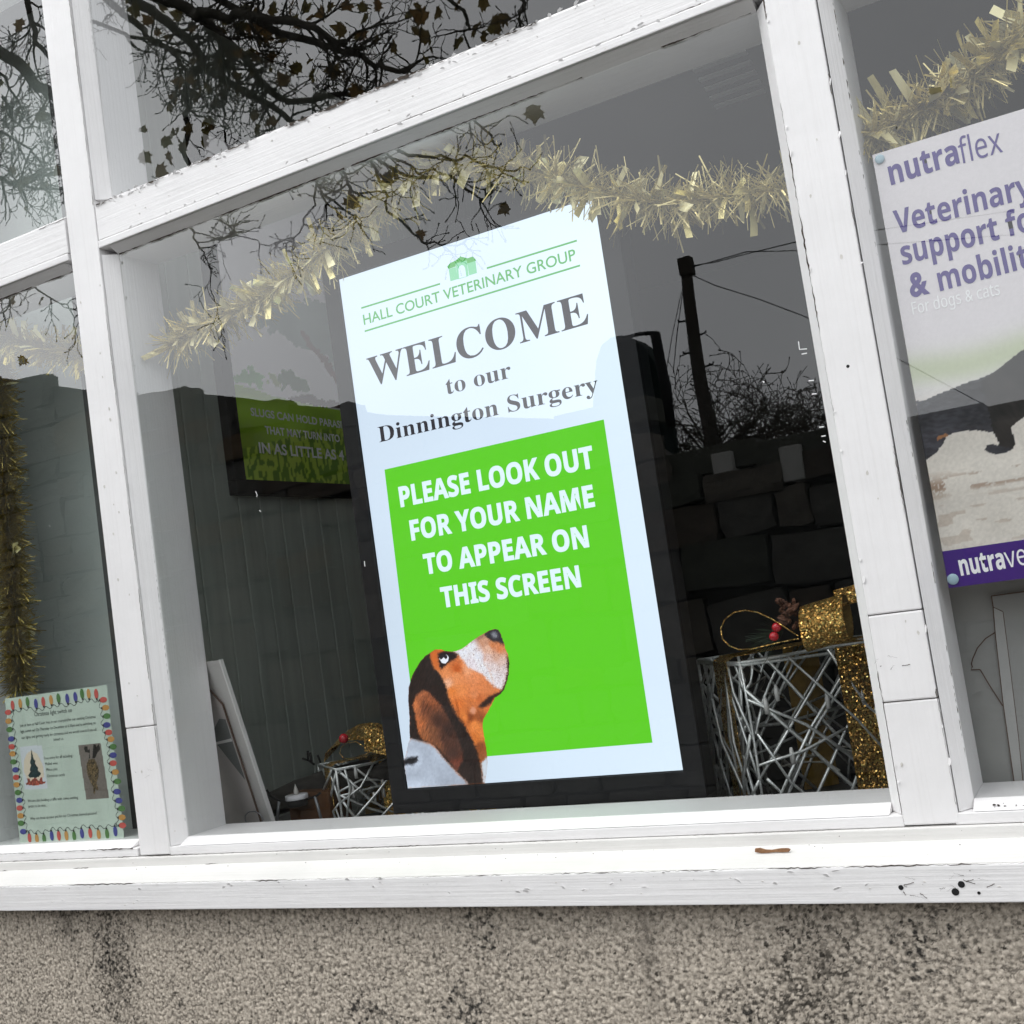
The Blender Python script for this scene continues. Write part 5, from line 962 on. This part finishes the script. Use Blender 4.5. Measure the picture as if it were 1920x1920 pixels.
LIMBS = [  # (points, start radius, end radius, twig depth, twigs per metre)
 ([(-6.5525,-4.546,6.9877),(-5.9466,-4.546,6.3281),(-5.8156,-4.546,6.1942),(-5.6996,-4.546,6.0673),(-5.6121,-4.546,5.9421),(-5.5179,-4.546,5.8664),(-5.3649,-4.546,5.6791),(-5.3025,-4.546,5.5865)], .030, .012, 2, 5),
 ([(-6.3091,-4.346,7.0092),(-5.9582,-4.346,6.5291),(-5.6633,-4.346,6.2378),(-5.4991,-4.346,6.1032),(-5.3536,-4.346,5.9574),(-5.2377,-4.346,5.8051),(-5.1664,-4.346,5.7002),(-5.0886,-4.346,5.5648),(-4.9872,-4.346,5.4317),(-4.8586,-4.346,5.3284),(-4.7239,-4.346,5.2052),(-4.6013,-4.346,5.0968),(-4.4555,-4.346,4.9356),(-4.3799,-4.346,4.8458)], .042, .018, 2, 6),
 ([(-5.9368,-4.146,6.9603),(-5.5074,-4.146,6.2792),(-5.1988,-4.146,5.9713),(-5.0413,-4.146,5.8713),(-4.9368,-4.146,5.7644),(-4.8548,-4.146,5.6765),(-4.8019,-4.146,5.563),(-4.7884,-4.146,5.4279),(-4.7721,-4.146,5.3108),(-4.7392,-4.146,5.2252),(-4.6409,-4.146,5.117)], .048, .018, 2, 5),
 ([(-4.9368,-4.146,5.7644),(-4.8505,-4.146,5.7029),(-4.736,-4.146,5.6774),(-4.5742,-4.146,5.5964),(-4.4159,-4.146,5.5173),(-4.2132,-4.146,5.3946),(-4.0134,-4.146,5.2919),(-3.8609,-4.146,5.1904),(-3.7823,-4.146,5.1),(-3.6609,-4.146,5.029)], .034, .020, 2, 9),
 ([(-4.876,-4.246,5.6866),(-4.8379,-4.246,5.6248),(-4.7373,-4.246,5.5118),(-4.6396,-4.246,5.3916),(-4.5881,-4.246,5.2802),(-4.5263,-4.246,5.1659),(-4.4516,-4.246,5.0663),(-4.2567,-4.246,4.9618),(-4.0457,-4.246,4.9238),(-3.8247,-4.246,4.855)], .036, .015, 2, 8),
 ([(-5.0886,-4.346,5.5648),(-5.0931,-4.346,5.5375),(-5.1344,-4.346,5.4364),(-5.117,-4.346,5.3145),(-5.1598,-4.346,5.2041),(-5.21,-4.346,5.1248),(-5.2412,-4.346,5.0099),(-5.2709,-4.346,4.904),(-5.2724,-4.346,4.7794)], .028, .016, 1, 6),
 ([(-6.5821,-4.646,6.6042),(-6.0417,-4.646,6.2356),(-5.8877,-4.646,6.1458),(-5.738,-4.646,6.0478),(-5.5547,-4.646,5.9278),(-5.3599,-4.646,5.825),(-5.1922,-4.646,5.743),(-5.0888,-4.646,5.675)], .016, .008, 2, 4),
 ([(-4.9715,-4.346,5.3782),(-4.9649,-4.346,5.1946),(-4.9696,-4.346,5.0915),(-5.0031,-4.346,4.9602),(-4.9906,-4.346,4.8139)], .012, .006, 1, 5),
 ([(-4.2408,-4.146,5.3602),(-3.9469,-4.146,5.1788),(-3.8338,-4.146,5.1017),(-3.7115,-4.146,5.0305),(-3.6402,-4.146,4.9699),(-3.532,-4.146,4.8962),(-3.4348,-4.146,4.827),(-3.3651,-4.146,4.7766),(-3.2677,-4.146,4.6666)], .024, .012, 2, 6),
 ([(-3.6028,-4.046,5.5489),(-3.2532,-4.046,5.2799),(-3,-4.046,5.1045),(-2.8937,-4.046,4.9733),(-2.8722,-4.046,4.8843),(-2.8678,-4.046,4.8022),(-2.8887,-4.046,4.7298)], .016, .006, 1, 5),
 ([(-2.9697,-4.046,5.2884),(-2.6514,-4.046,5.0378),(-2.4981,-4.046,4.866),(-2.4931,-4.046,4.7935),(-2.5108,-4.046,4.7377),(-2.5391,-4.046,4.6701)], .014, .006, 1, 4),
 ([(-4.0538,-4.046,4.6857),(-3.9292,-4.046,4.43),(-3.8602,-4.046,4.2891),(-3.7839,-4.046,4.1391),(-3.7131,-4.046,4.0841),(-3.6286,-4.046,4.0583)], .014, .006, 2, 5),
 ([(-4.1116,-4.146,4.5619),(-4.0837,-4.146,4.3439),(-4.0512,-4.146,4.2212),(-3.9641,-4.146,4.1174),(-3.8813,-4.146,4.0585),(-3.8654,-4.146,3.9687)], .010, .004, 1, 6),
 ([(-3.5993,-3.946,4.3351),(-3.5539,-3.946,4.1975),(-3.5247,-3.946,4.0824),(-3.54,-3.946,3.9896),(-3.4747,-3.946,3.8649),(-3.3898,-3.946,3.7517),(-3.3351,-3.946,3.6882),(-3.2398,-3.946,3.6531),(-3.1606,-3.946,3.6383),(-3.0968,-3.946,3.6435)], .011, .004, 1, 5),
 ([(-3.5993,-3.946,4.3351),(-3.4124,-3.946,4.1282),(-3.2902,-3.946,4.0735),(-3.1752,-3.946,4.0452),(-3.0658,-3.946,3.9949),(-3.0161,-3.946,3.9166),(-2.9477,-3.946,3.8487),(-2.8823,-3.946,3.8209),(-2.8272,-3.946,3.8388)], .011, .005, 1, 4),
 ([(-3.4361,-3.946,4.3305),(-3.3169,-3.946,4.1944),(-3.1838,-3.946,4.1593),(-3.0583,-3.946,4.0949),(-2.9613,-3.946,4.0872),(-2.8921,-3.946,4.0258),(-2.7733,-3.946,3.9568),(-2.6566,-3.946,3.889)], .011, .005, 1, 5),
 ([(-3.0219,-4.046,4.4161),(-2.855,-4.046,4.2317),(-2.7994,-4.046,4.1423),(-2.7419,-4.046,4.0685),(-2.6996,-4.046,4.0626)], .008, .004, 1, 7),
 ([(-3.5165,-3.946,4.308),(-3.4023,-3.946,4.1897),(-3.284,-3.946,4.1116),(-3.1727,-3.946,4.0048),(-3.05,-3.946,3.9821)], .009, .004, 1, 7),
 ([(-4.1417,-4.246,4.4685),(-4.2261,-4.246,4.2825),(-4.2592,-4.246,4.2128),(-4.3249,-4.246,4.1436),(-4.4226,-4.246,4.083),(-4.493,-4.246,4.0585)], .008, .004, 1, 7),
 ([(-4.0982,-4.146,4.5138),(-4.065,-4.146,4.3293),(-4.0612,-4.146,4.2243),(-3.9951,-4.146,4.1181),(-3.8813,-4.146,4.0585)], .010, .005, 1, 6),
 ([(-5.4338,-4.346,4.5207),(-5.3916,-4.346,4.3931),(-5.3437,-4.346,4.3029),(-5.3036,-4.346,4.244),(-5.2948,-4.346,4.1465)], .009, .004, 2, 7),
 ([(-5.1245,-4.346,4.439),(-5.0438,-4.346,4.34),(-4.9369,-4.346,4.2623),(-4.8093,-4.346,4.1794),(-4.6862,-4.346,4.1535)], .007, .003, 1, 7),
 ([(-7.7253,-4.546,6.862),(-7.2879,-4.546,6.4936),(-7.0995,-4.546,6.3244),(-6.9838,-4.546,6.1668),(-6.8815,-4.546,6.0811),(-6.7639,-4.546,5.9582),(-6.6293,-4.546,5.8144)], .055, .030, 2, 7),
 ([(-7.7578,-4.646,6.7215),(-7.4287,-4.646,6.4289),(-7.3031,-4.646,6.2989),(-7.1819,-4.646,6.1549),(-7.1046,-4.646,6.0442),(-7.1025,-4.646,5.9101)], .016, .006, 2, 7),
 ([(-7.036,-4.646,7.0618),(-7.0423,-4.646,6.7261),(-7.0454,-4.646,6.559),(-6.9741,-4.646,6.4152),(-6.874,-4.646,6.3118),(-6.7659,-4.646,6.1241)], .026, .014, 2, 8),
 ([(-7.842,-4.646,6.1955),(-7.5064,-4.646,5.945),(-7.3115,-4.646,5.796),(-7.1656,-4.646,5.6648),(-7.0027,-4.646,5.513),(-6.8862,-4.646,5.3778)], .014, .006, 2, 7),
 ([(-7.7874,-4.546,5.6846),(-7.4458,-4.546,5.5097),(-7.2709,-4.546,5.4055),(-7.0894,-4.546,5.3654),(-6.8847,-4.546,5.3501),(-6.7457,-4.546,5.3706),(-6.6297,-4.546,5.3976)], .020, .012, 2, 7),
 ([(-7.3162,-4.546,5.4195),(-7.0969,-4.546,5.3188),(-6.7715,-4.546,5.2103),(-6.5823,-4.546,5.144)], .012, .008, 1, 8), ([(-6.9987,-4.546,5.3534),(-6.9257,-4.546,5.3792),(-6.8649,-4.546,5.4731),(-6.7902,-4.546,5.5137),(-6.7325,-4.546,5.5915)], .010, .005, 1, 7),
 ([(-7.3414,-4.546,6.1602),(-7.2705,-4.546,6.0019),(-7.133,-4.546,5.8226),(-7.1084,-4.546,5.6827)], .012, .006, 2, 7), ([(-7.5861,-4.446,4.7185),(-7.4051,-4.446,4.5078),(-7.3424,-4.446,4.4592),(-7.3124,-4.446,4.355)], .012, .005, 1, 7), ([(-7.3126,-4.446,4.6446),(-7.1641,-4.446,4.5565),(-7.0132,-4.446,4.5003),(-6.8179,-4.446,4.323),(-6.6568,-4.446,4.2346),(-6.5699,-4.446,4.1045)], .010, .004, 1, 7)]
rg = random.Random(17); tips = []; TW = Joined()
tube('trunk', [(-10.2, -4.9, -.1), (-10.15, -4.9, 2), (-10.0, -4.8, 4.5), (-9.6, -4.6, 7.2), (-8.8, -4.4, 9.2)], [.42, .36, .32, .24, .15], BARK, tree, 14)
tube('limb', [(-9.75, -4.7, 6.2), (-8.9, -4.45, 6.9), Vector(LIMBS[22][0][0])], [.13, .09, .055], BARK, tree, 10)
for k in (0, 1, 2, 6, 8, 9, 10):
    a = Vector(LIMBS[k][0][0]); b = Vector((-9.2, -4.5, 7.8 + .15 * k)); m = (a + b) / 2 + Vector((0, 0, .4)); r = LIMBS[k][1]
    tube('limb', [b, m, a], [r * 1.6, r * 1.25, r], BARK, tree, 8)
for P, r0, r1, dp, dens in LIMBS:
    P = [Vector(p) for p in P]; n = len(P)
    Q = []
    for i in range(n - 1):
        Q.append(P[i])
        Q.append(P[i].lerp(P[i + 1], .5) + Vector((rg.uniform(-1, 1), rg.uniform(-2, 2), rg.uniform(-1, 1))) * .018)
    Q.append(P[-1]); off = 0
    for i, q in enumerate(Q): off += rg.uniform(-.05, .05); q.y += off
    tube('limb', Q, [r0 + (r1 - r0) * i / (len(Q) - 1) for i in range(len(Q))], BARK, tree, 8)
    ln = sum((Q[i + 1] - Q[i]).length for i in range(len(Q) - 1))
    for k in range(int(ln * dens * 1.35) + 1):
        i = rg.randint(1, len(Q) - 1); d = (Q[i] - Q[i - 1]).normalized(); a = rg.choice((-1, 1)) * rg.uniform(.5, 1.3)
        perp = d.cross(Vector((rg.uniform(-.3, .3), 1, rg.uniform(-.3, .3)))).normalized(); nd = d * math.cos(a) + perp * math.sin(a) + Vector((0, rg.uniform(-.4, .4), -.1))
        grow(TW, Q[i], nd, rg.uniform(.20, .42) * (1 if dp > 1 else .6), min(.010, r1 * .55 + .003), rg, dp, tips, 1.0, .95, .05)
tag(TW.build('twigs', BARK, tree), kind='stuff')
def leaf_mesh(seed, mat):
    r = random.Random(seed); O = [(0, -.05), (.03, -.045), (.055, -.05), (.05, -.02), (.085, 0), (.06, .012), (.07, .045), (.04, .035), (.02, .055), (0, .095), (-.022, .055), (-.04, .036), (-.068, .05), (-.058, .012), (-.088, .004), (-.052, -.02), (-.058, -.05), (-.03, -.043)]
    V = [(x * r.uniform(.85, 1.1), y * r.uniform(.85, 1.1), (abs(x) * .5 + y * r.uniform(-.3, .3)) * r.uniform(.4, 1)) for x, y in O] + [(0, .01, 0)]
    me = bpy.data.meshes.new('leaf'); me.from_pydata(V, [], [(i, (i + 1) % 18, 18) for i in range(18)]); me.materials.append(mat); return me
LM = [leaf_mesh(i, LEAFM[i % 3]) for i in range(7)]
def leaf(p, s=1.0):
    o = bpy.data.objects.new('leaf', rg.choice(LM)); COL.objects.link(o); o.parent = tree; o.location = Vector(p) - tree.location
    o.rotation_euler = (PI / 2 + rg.uniform(-.7, .7), rg.uniform(0, 2 * PI), rg.uniform(-.7, .7)); s *= rg.uniform(.5, .85); o.scale = (s, s, s)
for p in [(-5.2138,-4.246,5.4201),(-5.2804,-4.246,5.3187),(-5.3427,-4.246,5.0901),(-5.2624,-4.246,4.9679),(-5.3947,-4.246,4.9248),(-5.6121,-4.246,5.0045),(-5.4819,-4.246,4.8565),(-5.038,-4.246,4.9886),(-5.183,-4.246,5.075),(-5.1518,-4.246,5.8785),(-5.2853,-4.246,5.9886),(-5.5315,-4.246,6.0649),(-5.421,-4.246,5.9433),(-4.2129,-4.246,5.1625),(-4.342,-4.246,5.1185),(-3.9532,-4.246,5.0328),(-4.6301,-4.246,5.5929),(-4.57,-4.246,5.5328),(-4.5791,-4.246,5.4064),(-4.732,-4.246,5.1832),(-4.6085,-4.246,4.8731),(-5.5929,-4.246,5.2027),(-5.0982,-4.246,5.2932),(-4.9118,-4.246,5.1714),(-4.7474,-4.246,5.45),(-4.423,-4.246,5.4496),(-4.2957,-4.246,5.4016),(-4.4242,-4.246,5.3033),(-4.5662,-4.246,5.6987),(-4.2139,-4.246,5.5615),(-4.0687,-4.246,5.4419),(-3.8396,-4.246,5.274),(-5.3995,-4.246,5.0513),(-5.2965,-4.246,5.0652),(-5.0005,-4.246,5.0702),(-4.6133,-4.246,4.9849),(-4.4692,-4.246,4.89),(-4.5066,-4.246,5.6384),(-4.3776,-4.246,5.5885),(-4.1,-4.246,5.5171),(-3.9818,-4.246,5.4443),(-4.1786,-4.246,5.439),(-4.456,-4.246,5.5265),(-4.1078,-4.246,5.0706),(-4.5304,-4.246,5.3515),(-4.7273,-4.246,5.284),(-5.1011,-4.246,5.3513),(-4.9849,-4.246,5.0179),(-5.0697,-4.246,4.9426)] + [(-3.2286,-4.146,5.1367),(-3.0896,-4.146,5.0576),(-2.9493,-4.146,5.0608),(-2.7866,-4.146,4.997),(-2.6746,-4.146,4.8645),(-2.7406,-4.146,4.8415),(-3.7843,-4.146,5.2137),(-3.6353,-4.146,5.1227),(-3.4297,-4.146,4.9773),(-3.1916,-4.146,4.9552),(-3.1764,-4.146,4.8746),(-3.8835,-4.146,4.9893),(-2.8616,-4.146,4.8714),(-2.8181,-4.146,4.8061),(-2.9875,-4.146,4.8289),(-3.2251,-4.146,4.8094),(-3.5992,-4.146,5.2811),(-3.5969,-4.146,4.1999),(-3.8706,-4.146,4.1234),(-2.5738,-4.146,4.2629),(-3.9906,-4.146,4.0824),(-3.5356,-4.146,4.2141),(-3.6223,-4.146,4.1658),(-3.8509,-4.146,5.3791),(-3.7116,-4.146,5.3422),(-3.5021,-4.146,5.2603),(-3.7392,-4.146,4.7994),(-3.2895,-4.146,5.1183),(-3.1991,-4.146,5.0833),(-3.6098,-4.146,5.2163)] + [(-6.8074,-4.446,5.7786),(-6.7026,-4.446,5.3132),(-7.1437,-4.446,5.4042),(-7.1093,-4.446,5.3287),(-7.1833,-4.446,5.4492),(-7.0602,-4.446,5.3457),(-6.9328,-4.446,6.5712),(-7.2656,-4.446,5.6717),(-7.3047,-4.446,3.9696),(-7.3424,-4.446,4.4592),(-7.0328,-4.446,4.3788)]:
    leaf(p)
for k in range(80):
    t = rg.choice(tips); leaf(t[0] + Vector((0, 0, -.03)), .7)
bpy.context.view_layer.update()
